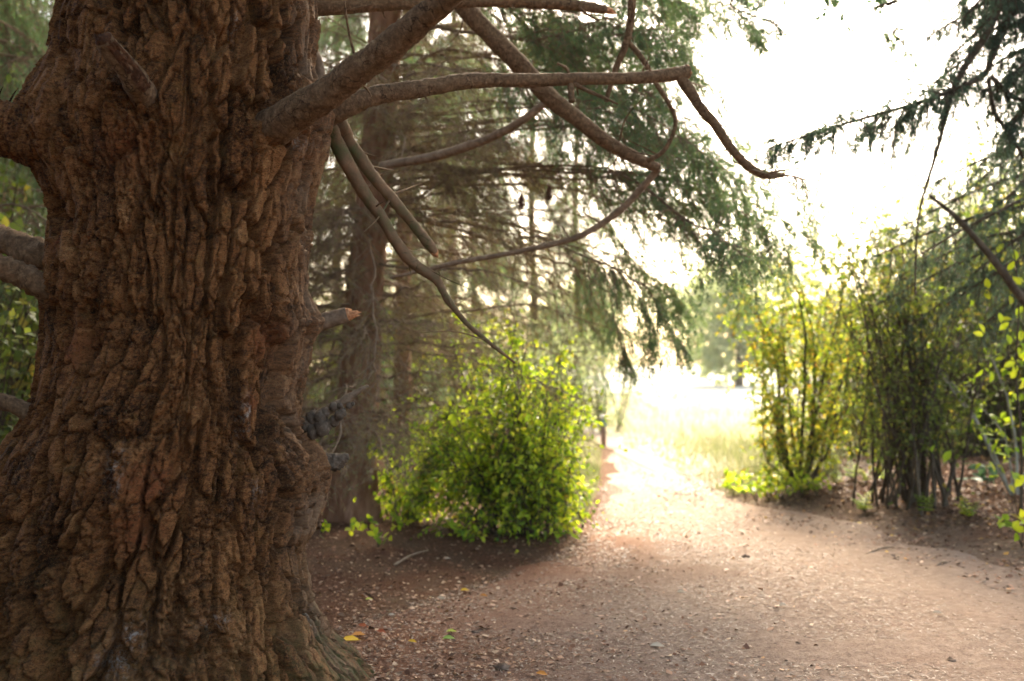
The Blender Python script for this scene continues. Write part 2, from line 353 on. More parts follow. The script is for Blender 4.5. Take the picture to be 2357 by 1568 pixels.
# ------------------------------------------------------------------ ground and path
def axis(lo, hi, step, far_lo, far_hi, g=1.16):
    a = list(np.arange(lo, hi, step)); s = step; x = lo
    while x > far_lo: s *= g; x -= s; a.insert(0, max(x, far_lo))
    s = step; x = a[-1]
    while x < far_hi: s *= g; x += s; a.append(min(x, far_hi))
    return np.array(a)
X = axis(-5, 9, 0.10, -190, 190); Y = axis(2.5, 18, 0.10, -40, 230)
gx, gy = np.meshgrid(X, Y)
edge = 0.35 * vnoise(gx * 1.5, gy * 1.5, 9.0)
field = sstep(-0.35, 0.15, gx - xright(gy) + .3 * edge) * sstep(10.8, 12.2, gy + edge + 0.25 * np.clip(gx - 4.0, 0, 9) * -1.0) 
field = np.maximum(field, sstep(24, 32, gy) * sstep(-3, 1, gx))
hz = gz(gx, gy) + 0.012 * fbm(gx * 8, gy * 8, 0.0, 3, 5) * (gy < 30)
inp = sstep(0.05, 0.35, gx - xleft(gy)) * sstep(0.05, 0.35, xright(gy) - gx)
hz = hz - 0.03 * inp
g = Geo(); nY, nX = gx.shape
idx = np.arange(nX * nY).reshape(nY, nX)
g.add(np.stack([gx, gy, hz], -1), q=np.stack([idx[:-1, :-1], idx[:-1, 1:], idx[1:, 1:], idx[1:, :-1]], -1))
g.build('ground', ground_mat(), smooth=True, kind='structure', vattr={'field': field, 'dirt': (1 - sstep(.1, 1.0, gx - xright(gy) + 1.2 * edge)) * sstep(-.5, 0., gx - xright(gy)) * (gy < 12)})

ty = np.concatenate([np.linspace(-10, 2.5, 40), np.arange(2.55, 20, 0.07), np.arange(20, 35, 0.25)]); tu = np.linspace(0, 1, 90)
py_, pu = np.meshgrid(ty, tu, indexing='ij')
l_, r_ = xleft(py_) - 0.15, xright(py_) + 0.15
px_ = l_ + (r_ - l_) * pu
eu = np.minimum(px_ - l_, r_ - px_)
pz = gz(px_, py_) - 0.05 + 0.062 * sstep(0.0, 0.45, eu + 0.16 * vnoise(px_ * 2.2, py_ * 2.2, 4.0)) + 0.006 * fbm(px_ * 9, py_ * 9, 1.0, 3, 8) + 0.012 * vnoise(px_ * 3, py_ * 1.6, 2.0)
red = (1 - sstep(-.3, 1.9, px_ - xleft(py_) - 0.45 * np.clip(6.0 - py_, 0, 9))) * (1 - sstep(8.5, 11.5, py_))
smd = sstep(-2.2, -0.8, px_ - xright(py_)) * (1 - sstep(10, 12.5, py_)) * 0.9
g = Geo(); a, b = px_.shape; idx = np.arange(a * b).reshape(a, b)
g.add(np.stack([px_, py_, pz], -1), q=np.stack([idx[:-1, :-1], idx[:-1, 1:], idx[1:, 1:], idx[1:, :-1]], -1))
g.build('path', path_mat(), smooth=True, kind='structure', vattr={'redlitter': red, 'smoothdirt': smd, 'near_shade': 1 - sstep(6.2, 10.2, py_ + .8 * vnoise(px_ * .9, py_ * .9, 6.0))})  # last mask: painted shade on the near path, fading with distance
def surf(x, y):
    x = np.asarray(x, float); y = np.asarray(y, float)
    e = np.minimum(x - xleft(y) + .15, xright(y) + .15 - x)
    return gz(x, y) + np.where(e > 0.3, 0.012, 0.0)

# ------------------------------------------------------------------ the old trunk
LTAB = [(-700, 150), (-200, 135), (0, 125), (60, 115), (100, 97), (170, 92), (225, 66), (275, 42), (350, 42), (405, 66), (450, 86), (500, 95), (600, 96), (700, 86), (800, 88), (850, 80), (900, 68), (950, 52), (1000, 18), (1040, -6), (1150, -40), (1300, -90), (1450, -150), (1568, -230), (1640, -300)]
RTAB = [(-700, 690), (-200, 715), (0, 728), (60, 735), (130, 722), (180, 732), (250, 764), (300, 757), (350, 750), (400, 735), (450, 722), (500, 715), (560, 712), (620, 706), (660, 708), (700, 722), (740, 738), (780, 722), (850, 712), (900, 700), (960, 696), (1000, 706), (1040, 742), (1090, 762), (1130, 755), (1180, 742), (1220, 728), (1245, 708), (1300, 703), (1360, 712), (1400, 722), (1440, 748), (1480, 765), (1500, 785), (1540, 832), (1568, 856), (1640, 930)]
TD = 4.68                                       # distance of the trunk's axis
pyg = np.arange(-700, 1700, 4.0)
Lg = np.interp(pyg, *zip(*LTAB)); Rg = np.interp(pyg, *zip(*RTAB))
def gsm(a, s):
    k = np.exp(-0.5 * (np.arange(-3 * s, 3 * s + 1) / s) ** 2); k /= k.sum()
    return np.convolve(np.pad(a, 3 * s, mode='edge'), k, mode='valid')
Ls, Rs = gsm(Lg, 38), gsm(Rg, 38)
aL, aR = np.arctan((Ls - W0 / 2) / F), np.arctan((Rs - W0 / 2) / F)
ac = (aL + aR) / 2; rr_ = TD * np.sin((aR - aL) / 2)
zt = CAM_Z + (HORIZON - pyg) / F * TD * np.cos(ac) * 1.0
o_ = np.argsort(zt)
def tab(v, z): return np.interp(z, zt[o_], v[o_])
def trunk_axis(z): A = tab(ac, z); return np.stack([TD * np.sin(A), TD * np.cos(A)], -1)
def to_trunk(px, py):
    """pixel on the trunk's face -> (angle, height)"""
    i = np.argmin(np.abs(pyg - py)); s = (px - (Ls[i] + Rs[i]) / 2) / ((Rs[i] - Ls[i]) / 2)
    ph = math.asin(max(-0.97, min(0.97, s)))
    d = TD * math.cos(ac[i]) - math.cos(ph) * rr_[i]
    return ph, CAM_Z + (HORIZON - py) / F * d
KNOTS = [  # px, py, radius m, bulge m, flow
    (560, 300, .13, .035, .55), (640, 290, .11, .045, .5), (270, 215, .15, .05, .6), (215, 620, .17, .035, .65), (130, 640, .14, .04, .4),
    (610, 725, .15, .045, .75), (255, 1030, .22, .075, .75), (395, 1390, .18, .085, .75), (330, 1500, .2, .03, .5),
    (230, 1200, .15, .03, .55), (640, 1080, .14, .03, .55), (420, 330, .12, .02, .5), (250, 740, .14, .02, .5),
    (520, 1530, .12, .04, .4), (60, 290, .2, .03, .5), (690, 1420, .10, .03, .5), (90, 1330, .16, .04, .5), (150, 330, .16, .03, .5), (345, 255, .09, .05, .5), (715, 745, .08, .03, .4), (480, 1000, .12, .0, .5), (500, 640, .14, .0, -.5), (470, 900, .16, .0, -.6), (440, 1240, .16, .0, -.4)]
def make_trunk():
    ph = np.concatenate([np.radians(np.linspace(-106, 106, 545)), np.radians(np.linspace(106, 254, 50))[1:-1]])
    zz = np.concatenate([np.arange(-0.25, 3.30, 0.0074), 3.35 + np.cumsum(np.linspace(0.01, 0.28, 62))])
    PH, Z = np.meshgrid(ph, zz)
    ax = trunk_axis(Z); r0 = tab(rr_, Z)
    ec = nrm(-ax); er = np.stack([ec[..., 1] * -1, ec[..., 0]], -1)     # right as seen from the camera
    er = np.where((er[..., :1] > 0), er, -er)
    lres = tab((Ls - Lg), Z) / F * TD; rres = tab((Rg - Rs), Z) / F * TD
    dphi = lambda a: np.abs((PH - a + math.pi) % (2 * math.pi) - math.pi)
    r = r0 + rres * np.exp(-(dphi(math.radians(82)) / math.radians(34)) ** 2) + lres * np.exp(-(dphi(math.radians(-82)) / math.radians(38)) ** 2)
    base = np.clip((0.75 - Z) / 0.9, 0, 1) ** 2
    for a0, amp, w in ((18, .10, 14), (-25, .12, 16), (52, .10, 12), (-62, .14, 16), (150, .2, 22), (-140, .2, 22), (92, .06, 12)):
        r = r + base * amp * np.exp(-(dphi(math.radians(a0)) / math.radians(w)) ** 2)
    r = r - base * 0.05
    S = np.where(PH > math.pi, PH - 2 * math.pi, PH) * 0.60
    mk = np.zeros_like(S); dsp = np.zeros_like(S); wsum = np.zeros_like(S)
    Zw = Z.copy(); bulge = np.zeros_like(S)
    for (px, py, rad, b, fl) in KNOTS:
        p0, z0 = to_trunk(px, py); s0 = p0 * 0.60
        d2 = ((S - s0) ** 2 + 0.55 * (Z - z0) ** 2) / rad ** 2
        e = np.exp(-d2)
        e5 = np.exp(-d2 * 0.55); dsp += fl * (S - s0) * e5; wsum += abs(fl) * e5
        mk = np.maximum(mk, np.exp(-d2 * 1.4)); bulge += .6 * b * np.exp(-d2 * 1.3) - 0.010 * np.exp(-((np.sqrt(d2) - 1.45) / .35) ** 2)
    S1 = S - 0.42 * dsp / (1 + 1.2 * wsum)
    bulge += 0.012 * fbm(S * 2.6, Z * 1.6, 0, 3, 3)
    wv = 0.030 * fbm(S * 7, Z * 4, 0, 3, 11)
    u = (S1 + wv + 0.02 * vnoise(S * 3, Z * 1.1, 2)) ; v = Z + 0.06 * fbm(S * 9, Z * 3, 5, 3, 17)
    rag = 0.010 * fbm(S * 40, Z * 26, 0, 3, 19); u = u + rag; v = v + rag * 2.0
    iso = sstep(0.50, 0.92, mk) * (0.6 + 0.4 * fbm(S * 6, Z * 6, 2, 2, 71))
    rid = 1.0 - iso
    # long interlaced furrows: borders of tall cells at two widths
    f1, f2, pid, t1 = worley(u / 0.090, v / 0.40, 21, 0.95, tilt=True); c1 = f2 - f1
    g1, g2, pid2, t2 = worley(u / 0.050 + 7.3, v / 0.13, 22, 0.95, tilt=True); c2 = g2 - g1
    h1, h2, pid3, t3 = worley((S + wv + rag * 2) / 0.050, (Z + wv * .9 - rag * 2) / 0.045, 23, tilt=True); c3 = h2 - h1
    k1, k2, pid4, t4 = worley((u + rag) / 0.024, v / 0.022, 24, tilt=True); c4 = k2 - k1
    nz1 = fbm(S * 55, Z * 34, 0, 3, 35)
    deep = 0.50 + 0.50 * sstep(-0.30, 0.25, fbm(S * 3.4, Z * 1.7, 8, 2, 31))
    wide = 0.16 + 0.12 * sstep(-0.2, 0.5, fbm(S * 4, Z * 2.5, 5, 2, 33))
    fur = 1 - sstep(0.55, 1.0, (c1 + .05 * nz1) / wide)
    fur2 = 1 - sstep(0.45, 1.0, (c2 + .06 * nz1) / 0.11)
    crumb = sstep(0.05, 0.40, fbm(S * 5, Z * 3.4, 4, 3, 37))
    h = -0.080 * fur * deep * (1 - 0.35 * iso) - 0.026 * fur2 * (0.25 + 0.75 * deep) * rid
    h += (0.016 * (pid - 0.5) + 0.010 * (pid2 - 0.5) + 0.008 * t2) * rid
    h += (-0.028 * (1 - sstep(0.05, 0.15, c3)) + 0.022 * (pid3 - 0.5) + 0.012 * t3) * iso
    h += (-0.012 * (1 - sstep(0.04, 0.14, c4)) + 0.010 * (pid4 - .5) + 0.006 * t4) * (0.12 + 0.88 * np.maximum(crumb, iso * .6))
    h += 0.016 * fbm(S * 30, Z * 20, 0, 3, 51) * crumb + 0.0035 * fbm(S * 70, Z * 130, 0, 2, 53)
    h -= 0.035 * sstep(0.30, 0.50, fbm(S * 14, Z * 6, 9, 3, 57)) * (0.4 + 0.6 * crumb)
    # hollows in the burls
    for px, py, sx, sz, d in ((262, 1058, .022, .018, .05), (600, 740, .03, .02, .035), (330, 905, .03, .012, .03), (135, 1440, .03, .045, .05), (420, 1545, .05, .025, .05), (240, 420, .03, .03, .03)):
        p0, z0 = to_trunk(px, py); h -= d * np.exp(-((S - p0 * .6) / sx) ** 2 - ((Z - z0) / sz) ** 2)
    r = r + bulge + h
    P2 = ax + r[..., None] * (np.cos(PH)[..., None] * ec + np.sin(PH)[..., None] * er)
    V = np.concatenate([P2, Z[..., None]], -1)
    lich = np.zeros_like(S)
    for px, py, sx, sz in ((262, 1068, .035, .06), (262, 1110, .02, .05), (275, 1478, .035, .06), (240, 1552, .05, .05), (545, 960, .02, .09), (455, 1455, .04, .025), (520, 40, .02, .06), (738, 1450, .05, .05), (650, 305, .05, .03), (560, 1150, .015, .05)):
        p0, z0 = to_trunk(px, py); lich = np.maximum(lich, np.exp(-((S - p0 * .6) / sx) ** 2 - ((Z - z0) / sz) ** 2))
    redm = np.zeros_like(S)
    for px, py, s in ((300, 1100, .07), (330, 1120, .08), (170, 800, .08), (600, 780, .1), (280, 345, .1), (560, 930, .04), (290, 1230, .09), (120, 560, .06)):
        p0, z0 = to_trunk(px, py); redm = np.maximum(redm, np.exp(-((S - p0 * .6) ** 2 + (Z - z0) ** 2) / s ** 2))
    moss = np.clip(sstep(0.45, 0.0, Z) * sstep(0.3, 0.62, S) + 0.35 * sstep(0.9, 0.1, Z), 0, 1)
    grey = np.clip(0.75 * sstep(0.35, 0.72, S) + 0.25 * mk * sstep(0.8, 0.2, Z), 0, 1) * (0.4 + 0.6 * sstep(-.2, .5, fbm(S * 8, Z * 5, 1, 3, 61)))  # right flank paler and greyer: side light painted into the bark
    plate = 0.30 * pid + 0.35 * pid2 + 0.35 * pid4
    g = Geo(); n, m = S.shape; idx = np.arange(n * m).reshape(n, m); nx = np.roll(idx, -1, 1)
    g.add(V, q=np.stack([idx[:-1], nx[:-1], nx[1:], idx[1:]], -1))
    return g, {'plate': plate, 'lichen': lich, 'red': redm, 'moss': moss, 'grey': grey}
TB = trunk_axis(np.array(0.0))
old = thing('old_conifer', 'huge old conifer with deeply furrowed brown bark and broken limbs beside the path', 'tree', (TB[0], TB[1], 0))
bpy.context.view_layer.update()
OFF = np.array([TB[0], TB[1], 0.0])
def rel(P, off): return np.asarray(P, float) - off
g, va = make_trunk(); g.v = [g.v[0] - OFF]
g.build('trunk', M['bark'], old, smooth=False, vattr=va)

def limb(name, pts, half, mat, parent, off, n=60, sides=18, rough=0.05, seed=0, label=None, taper_end=None, bumps=0.0, smooth=True):
    """pts: (px, py, depth); half: half widths in pixels -> one tube with an uneven skin"""
    W = np.array([at(*p) for p in pts]); rad = np.array([npx(h, p[2]) for h, p in zip(half, pts)])
    P = spline(W, n); rd = np.interp(np.linspace(0, 1, n), np.linspace(0, 1, len(rad)), rad)
    g = Geo(); ring = tubes(g, P, rd, sides)
    V = ring.reshape(-1, 3); C = np.repeat(P, sides, 0); d = V - C; rl = np.linalg.norm(d, axis=1, keepdims=True)
    s = 1 / max(rad.max(), 1e-3)
    k = rough * fbm(V[:, 0] * s * .7, V[:, 1] * s * .7, V[:, 2] * s * .7 + seed * 9.1, 3, seed)
    k = k + 0.9 * rough * fbm(V[:, 0] * 60, V[:, 1] * 60, V[:, 2] * 60, 2, seed + 3)
    if bumps: k = k + bumps * np.clip(fbm(V[:, 0] * 26, V[:, 1] * 26, V[:, 2] * 26, 2, seed + 5), 0, 1)
    g.v = [C + d * (1 + k[:, None]) - off]
    for e, pt in ((0, P[0]), (n - 1, P[-1])):               # close both ends
        g.add((pt - off)[None]); c = g.n - 1; rng_ = np.arange(sides) + e * sides; t_ = np.stack([rng_, np.roll(rng_, -1), np.full(sides, c)], -1)
        g.t.append(t_); g.tr.append(np.full(sides, .5))
    o = g.build(name, mat, parent, smooth, vattr={'plate': .5 + .5 * fbm(np.arange(g.n) * .31, np.arange(g.n) * .017, 0, 2, seed)})
    if name == 'limb' and len(pts) > 5:                     # broken side twigs
        rt_ = np.random.default_rng(500 + seed)
        for q in range(7):
            i = int(rt_.uniform(.3, .97) * (n - 2)); T_ = nrm(P[i + 1] - P[i]); d_ = nrm(rt_.normal(size=3) * .8 + T_ * .5 + np.array([0, 0, .1])); l_ = rt_.uniform(.03, .09) if q < 4 else rt_.uniform(.12, .4)
            tg = Geo(); Pt = spline([P[i] + d_ * rd[i] * .5, P[i] + d_ * (rd[i] + l_ * .5), P[i] + d_ * (rd[i] + l_) + rt_.normal(size=3) * l_ * .2], 8); tubes(tg, Pt - off, np.linspace(min(.0065, rd[i] * .4), .0014, 8), 5); tg.build('twig', mat, o)
    if label: o['label'] = label
    return o, P, rd
def torn_end(P, rd, mat, parent, off, length=0.06, seed=0, sides=14, scale=0.98):
    """splintered wood at the end of a broken limb"""
    rg = np.random.default_rng(seed); T = nrm(P[-1] - P[-4]); g = Geo(); U = nrm(np.cross(T, [0.1, 0.2, 1])); V = np.cross(T, U)
    r0 = rd[-1] * scale; a = np.arange(sides) / sides * 2 * math.pi
    rings = []
    for k, (f, s) in enumerate(((-0.6, 1.03), (0.0, 1.0), (0.45, .86), (1.0, .55))):
        ln = f * length * (1 if f <= 0 else (0.35 + 1.1 * rg.random(sides)) * (0.7 + 0.5 * np.cos(a - 1.0)))
        rj = r0 * s * (1 + 0.15 * rg.normal(size=sides) * (f > 0))
        rings.append(P[-1] + T * np.broadcast_to(ln, (sides,))[:, None] + rj[:, None] * (np.cos(a)[:, None] * U + np.sin(a)[:, None] * V))
    R4 = np.array(rings); idx = np.arange(4 * sides).reshape(4, sides); nx = np.roll(idx, -1, 1)
    g.add(np.concatenate([R4.reshape(-1, 3), (P[-1] + T * length * .35)[None]]) - off, q=np.stack([idx[:-1], nx[:-1], nx[1:], idx[1:]], -1))
    g.t.append(np.stack([idx[-1], nx[-1], np.full(sides, 4 * sides)], -1)); g.tr.append(np.full(sides, .5))
    return g.build('torn_wood', mat, parent)
L = lambda *a, **k: limb(*a, off=OFF, parent=old, **k)
# limb reaching up towards the viewer, the long sawn limb, the top limb
o, P, rd = L('limb', [(560, 335, 4.35), (640, 288, 4.08), (720, 236, 3.95), (800, 181, 3.84), (880, 121, 3.73), (960, 56, 3.62), (1040, -15, 3.5), (1150, -110, 3.35), (1290, -210, 3.2)], [48, 43, 39, 36, 35, 33, 30, 26, 20], M['limb'], n=110, sides=26, rough=.16, seed=1, label='thick bare limb rising out of the trunk towards the path')
o, P, rd = L('limb', [(690, 290, 4.62), (765, 262, 4.6), (800, 243, 4.58), (880, 217, 4.6), (980, 203, 4.64), (1080, 187, 4.7), (1200, 185, 4.76), (1330, 182, 4.84), (1450, 180, 4.92), (1530, 174, 4.98), (1583, 165, 5.02)], [30, 27, 25, 22, 20, 18, 15, 14, 13, 15, 17], M['limb'], n=120, sides=22, rough=.17, seed=2, label='long bare limb sawn off at its far end')
torn_end(P, rd, M['torn'], o, OFF, 0.012, 5)
limbB = o
L('limb', [(1560, 176, 5.0), (1582, 200, 5.02), (1612, 248, 5.04), (1645, 285, 5.07), (1668, 322, 5.1), (1700, 362, 5.13), (1738, 394, 5.16), (1772, 404, 5.18), (1805, 403, 5.2)], [10, 14, 12, 11, 11, 10, 10, 9, 5], M['limb'], n=70, sides=14, rough=.12, seed=3)
o, P, rd = L('limb', [(660, 12, 4.7), (760, 14, 4.72), (860, 8, 4.78), (1000, 2, 4.86), (1130, 2, 4.94), (1250, 6, 5.0), (1340, 14, 5.05), (1395, 23, 5.08)], [26, 21, 19, 17, 15, 14, 13, 9], M['limb'], n=80, sides=20, rough=.09, seed=4, label='straight dead limb broken off to a point')
torn_end(P, rd, M['torn'], o, OFF, 0.05, 6)
o, P, rd = L('limb', [(620, -420, 5.0), (800, -330, 5.4), (940, -180, 5.6), (1040, -25, 5.7), (1085, 35, 5.72), (1140, 92, 5.74), (1205, 158, 5.76), (1262, 222, 5.8), (1330, 275, 5.84), (1400, 330, 5.9), (1460, 362, 5.95), (1515, 388, 6.0)], [30, 28, 25, 22, 21, 22, 21, 20, 18, 16, 15, 11], M['limb'], n=120, sides=18, rough=.10, seed=5, label='heavy limb slanting down from above across the gap')
o, P, rd = L('limb', [(725, 255, 4.72), (762, 300, 4.75), (785, 350, 4.77), (830, 432, 4.8), (872, 492, 4.83), (920, 570, 4.86), (958, 612, 4.88), (1005, 645, 4.9), (1030, 690, 4.92), (1075, 745, 4.95), (1130, 792, 4.98), (1185, 835, 5.0)], [22, 18, 17, 15, 14, 13, 12, 10, 8, 6, 5, 3], M['limb_moss'], n=120, sides=16, rough=.2, seed=6, label='mossy limb hanging down in a long curve')
o, P, rd = L('limb', [(745, 235, 4.78), (782, 282, 4.8), (805, 325, 4.82), (848, 392, 4.85), (905, 462, 4.9), (950, 515, 4.94), (985, 560, 4.96), (1001, 582, 4.98)], [20, 16, 15, 14, 13, 12, 11, 9], M['limb_moss'], n=80, sides=16, rough=.2, seed=7, label='reddish limb snapped off short above the shrub')
torn_end(P, rd, M['torn'], o, OFF, 0.02, 7)
L('limb', [(700, 100, 4.72), (728, 140, 4.75), (738, 190, 4.75), (742, 240, 4.72)], [22, 14, 13, 12], M['grey_limb'], n=30, sides=14, seed=8)
# left side
L('limb', [(200, 330, 4.2), (100, 312, 4.18), (40, 300, 4.18), (-30, 285, 4.18), (-160, 240, 4.2), (-400, 150, 4.3)], [96, 80, 68, 58, 50, 40], M['bark'], n=90, sides=44, rough=.22, seed=40, label='massive bark-covered limb base pushing out of the trunk')
L('limb', [(190, 600, 4.5), (90, 584, 4.55), (20, 556, 4.62), (-60, 540, 4.75), (-200, 520, 5.0)], [40, 34, 32, 30, 26], M['limb'], n=50, sides=22, rough=.28, seed=9, label='weathered grey limb leaving the trunk away from the path')
o, P, rd = L('limb', [(170, 690, 4.2), (90, 655, 4.08), (40, 632, 4.05), (0, 615, 4.02), (-40, 596, 4.0)], [34, 30, 29, 27, 24], M['limb'], n=50, sides=22, rough=.28, seed=10, label='stout brown broken limb leaving the trunk away from the path')
torn_end(P, rd, M['torn'], o, OFF, 0.08, 8)
o, P, rd = L('limb', [(100, 965, 4.15), (45, 940, 4.1), (0, 922, 4.08), (-50, 908, 4.06)], [24, 20, 18, 15], M['limb'], n=30, sides=14, rough=.2, seed=11)
# stubs
o, P, rd = L('branch_stub', [(350, 262, 4.0), (322, 205, 3.80), (300, 170, 3.72), (270, 130, 3.65), (238, 90, 3.58)], [31, 31, 29, 27, 22], M['limb'], n=50, sides=20, rough=.16, seed=12, label='broken stub with dark torn wood high on the trunk')
torn_end(P, rd, M['dark_torn'], o, OFF, 0.03, 9)
gsp = Geo()                                                # the long torn strip along the stub
T = nrm(P[-1] - P[0]); vw = nrm(np.array([0, 0, CAM_Z]) - P[25]); N = nrm(vw - (vw @ T) * T + 0.25 * nrm(np.cross(T, vw))); Sd = nrm(np.cross(T, N))
pp = P[16:]; rdd = rd[16:]
row = []
for j, w in enumerate(np.linspace(-0.5, 0.62, 9)):
    row.append(pp + (N * (rdd * (1.12 - 0.45 * w * w))[:, None]) + Sd * (rdd * w)[:, None] + N * (0.013 * fbm(np.arange(len(pp)) * .35, np.full(len(pp), j * 2.3), 0, 3, 77))[:, None])
RW = np.array(row); idx = np.arange(RW.shape[0] * RW.shape[1]).reshape(RW.shape[:2])
gsp.add(RW - OFF, q=np.stack([idx[:-1, :-1], idx[:-1, 1:], idx[1:, 1:], idx[1:, :-1]], -1)); gsp.build('torn_wood', M['dark_torn'], o)
o, P, rd = L('branch_stub', [(690, 752, 4.62), (735, 742, 4.6), (765, 734, 4.6), (790, 727, 4.6), (800, 724, 4.6)], [24, 21, 19, 18, 16], M['grey_limb'], n=40, sides=18, rough=.10, seed=13, label='short stub ending in fresh orange torn wood')
torn_end(P, rd, M['torn'], o, OFF, 0.042, 12)
o, P, rd = L('branch_stub', [(690, 1075, 4.6), (750, 1068, 4.55), (775, 1062, 4.55), (795, 1053, 4.55), (803, 1052, 4.55)], [30, 24, 18, 10, 5], M['knob'], n=40, sides=22, rough=.5, seed=14, bumps=.5, label='stubby knot poking out below the knobbly stub')
o, P, rd = L('branch_stub', [(685, 985, 4.6), (720, 965, 4.55), (760, 943, 4.53), (800, 918, 4.52), (835, 895, 4.52), (848, 888, 4.52)], [17, 15, 13, 10, 6, 3], M['grey_limb'], n=50, sides=12, rough=.25, seed=15, label='splintered stub covered in rows of grey knobs')
kg = Geo()
rg = np.random.default_rng(4)
def knob(c, r, g, nu=12, nv=8):
    a = np.linspace(0, 2 * math.pi, nu, endpoint=False); b = np.linspace(-1.45, 1.45, nv)
    A, B = np.meshgrid(a, b); k = 1 + 0.08 * np.sin(B * 9 + rg.random() * 6) * np.cos(A * 2) + 0.05 * rg.normal(size=A.shape)
    v = np.stack([np.cos(B) * np.cos(A) * .95, np.cos(B) * np.sin(A), np.sin(B) * 1.12], -1) * (r * k)[..., None] + c
    i = np.arange(nu * nv).reshape(nv, nu); n = np.roll(i, -1, 1); g.add(v - OFF, q=np.stack([i[:-1], n[:-1], n[1:], i[1:]], -1))
for k, (x, y, r) in enumerate(((705, 978, 20), (722, 990, 19), (716, 966, 15), (735, 958, 14), (738, 986, 17), (750, 975, 14), (752, 948, 11), (765, 966, 12), (768, 938, 10), (779, 957, 11), (782, 929, 8), (792, 947, 9), (802, 938, 8), (796, 921, 7), (810, 930, 6))):
    c = at(x + rg.normal(0, 2.5), y + rg.normal(0, 2.5), 4.50 + rg.normal(0, .012)); g1 = Geo(); knob(c, npx(r * rg.uniform(.8, 1.15), 4.5), g1); vv = g1.v[0]; g1.v = [vv + .006 * np.stack([fbm(vv[:, 0] * 70, vv[:, 1] * 70, vv[:, 2] * 70, 3, 300 + q) for q in range(3)], -1)]; g1.build('knob', M['knob'], o, smooth=True)
for k, (x, y, r) in enumerate(((742, 1192, 19), (752, 1455, 28), (735, 1475, 26), (772, 1492, 24))):
    g1 = Geo(); knob(at(x - 18, y, 4.56), npx(r, 4.56), g1, 30, 20); v = g1.v[0]; g1.v = [v + 0.030 * np.stack([fbm(v[:, 0] * 45, v[:, 1] * 45, v[:, 2] * 45, 3, 90 + q) for q in range(3)], -1)]
    g1.build('burl', M['bark'], old, smooth=False, vattr={'plate': np.full(g1.n, .5), 'grey': np.full(g1.n, .6)})
# twigs on the sawn limb
o, P, rd = L('twig', [(1312, 185, 4.83), (1314, 205, 4.82), (1316, 235, 4.81)], [8, 8, 7], M['limb'], n=12, sides=9, seed=21); 
o, P, rd = L('twig', [(1312, 188, 4.83), (1350, 208, 4.8), (1390, 225, 4.78), (1422, 240, 4.76)], [6, 5, 4, 2], M['limb'], n=20, sides=7, seed=22)
o, P, rd = L('twig', [(1312, 178, 4.84), (1304, 158, 4.84), (1282, 146, 4.84)], [4, 4, 3], M['limb'], n=12, sides=7, seed=23)
o, P, rd = L('twig', [(1330, 14, 5.04), (1350, 32, 5.0), (1378, 48, 4.98)], [4, 3, 2], M['limb'], n=12, sides=7, seed=24)
o, P, rd = L('limb', [(1448, -200, 5.6), (1456, -60, 5.6), (1452, 40, 5.6), (1442, 98, 5.6), (1415, 165, 5.62), (1395, 235, 5.65)], [11, 10, 9, 9, 7, 5], M['limb'], n=40, sides=10, seed=25, label='slim limb hanging straight down and forking')
o, P, rd = L('limb', [(1444, 95, 5.6), (1478, 135, 5.6), (1512, 195, 5.62), (1540, 240, 5.65), (1555, 285, 5.68), (1530, 345, 5.7), (1490, 372, 5.75)], [6, 7, 6, 5, 5, 5, 6], M['limb'], n=40, sides=9, seed=26)
o, P, rd = L('limb', [(1515, 388, 6.0), (1480, 430, 6.1), (1420, 490, 6.2), (1330, 545, 6.3), (1200, 578, 6.4), (1050, 605, 6.5), (900, 640, 6.6)], [8, 8, 8, 7, 6, 6, 4], M['dead'], n=60, sides=9, seed=27)
o, P, rd = L('limb', [(1262, 232, 5.8), (1190, 285, 5.9), (1110, 325, 6.1), (1000, 360, 6.4), (880, 382, 6.8)], [8, 9, 10, 11, 10], M['dead'], n=50, sides=10, seed=28)
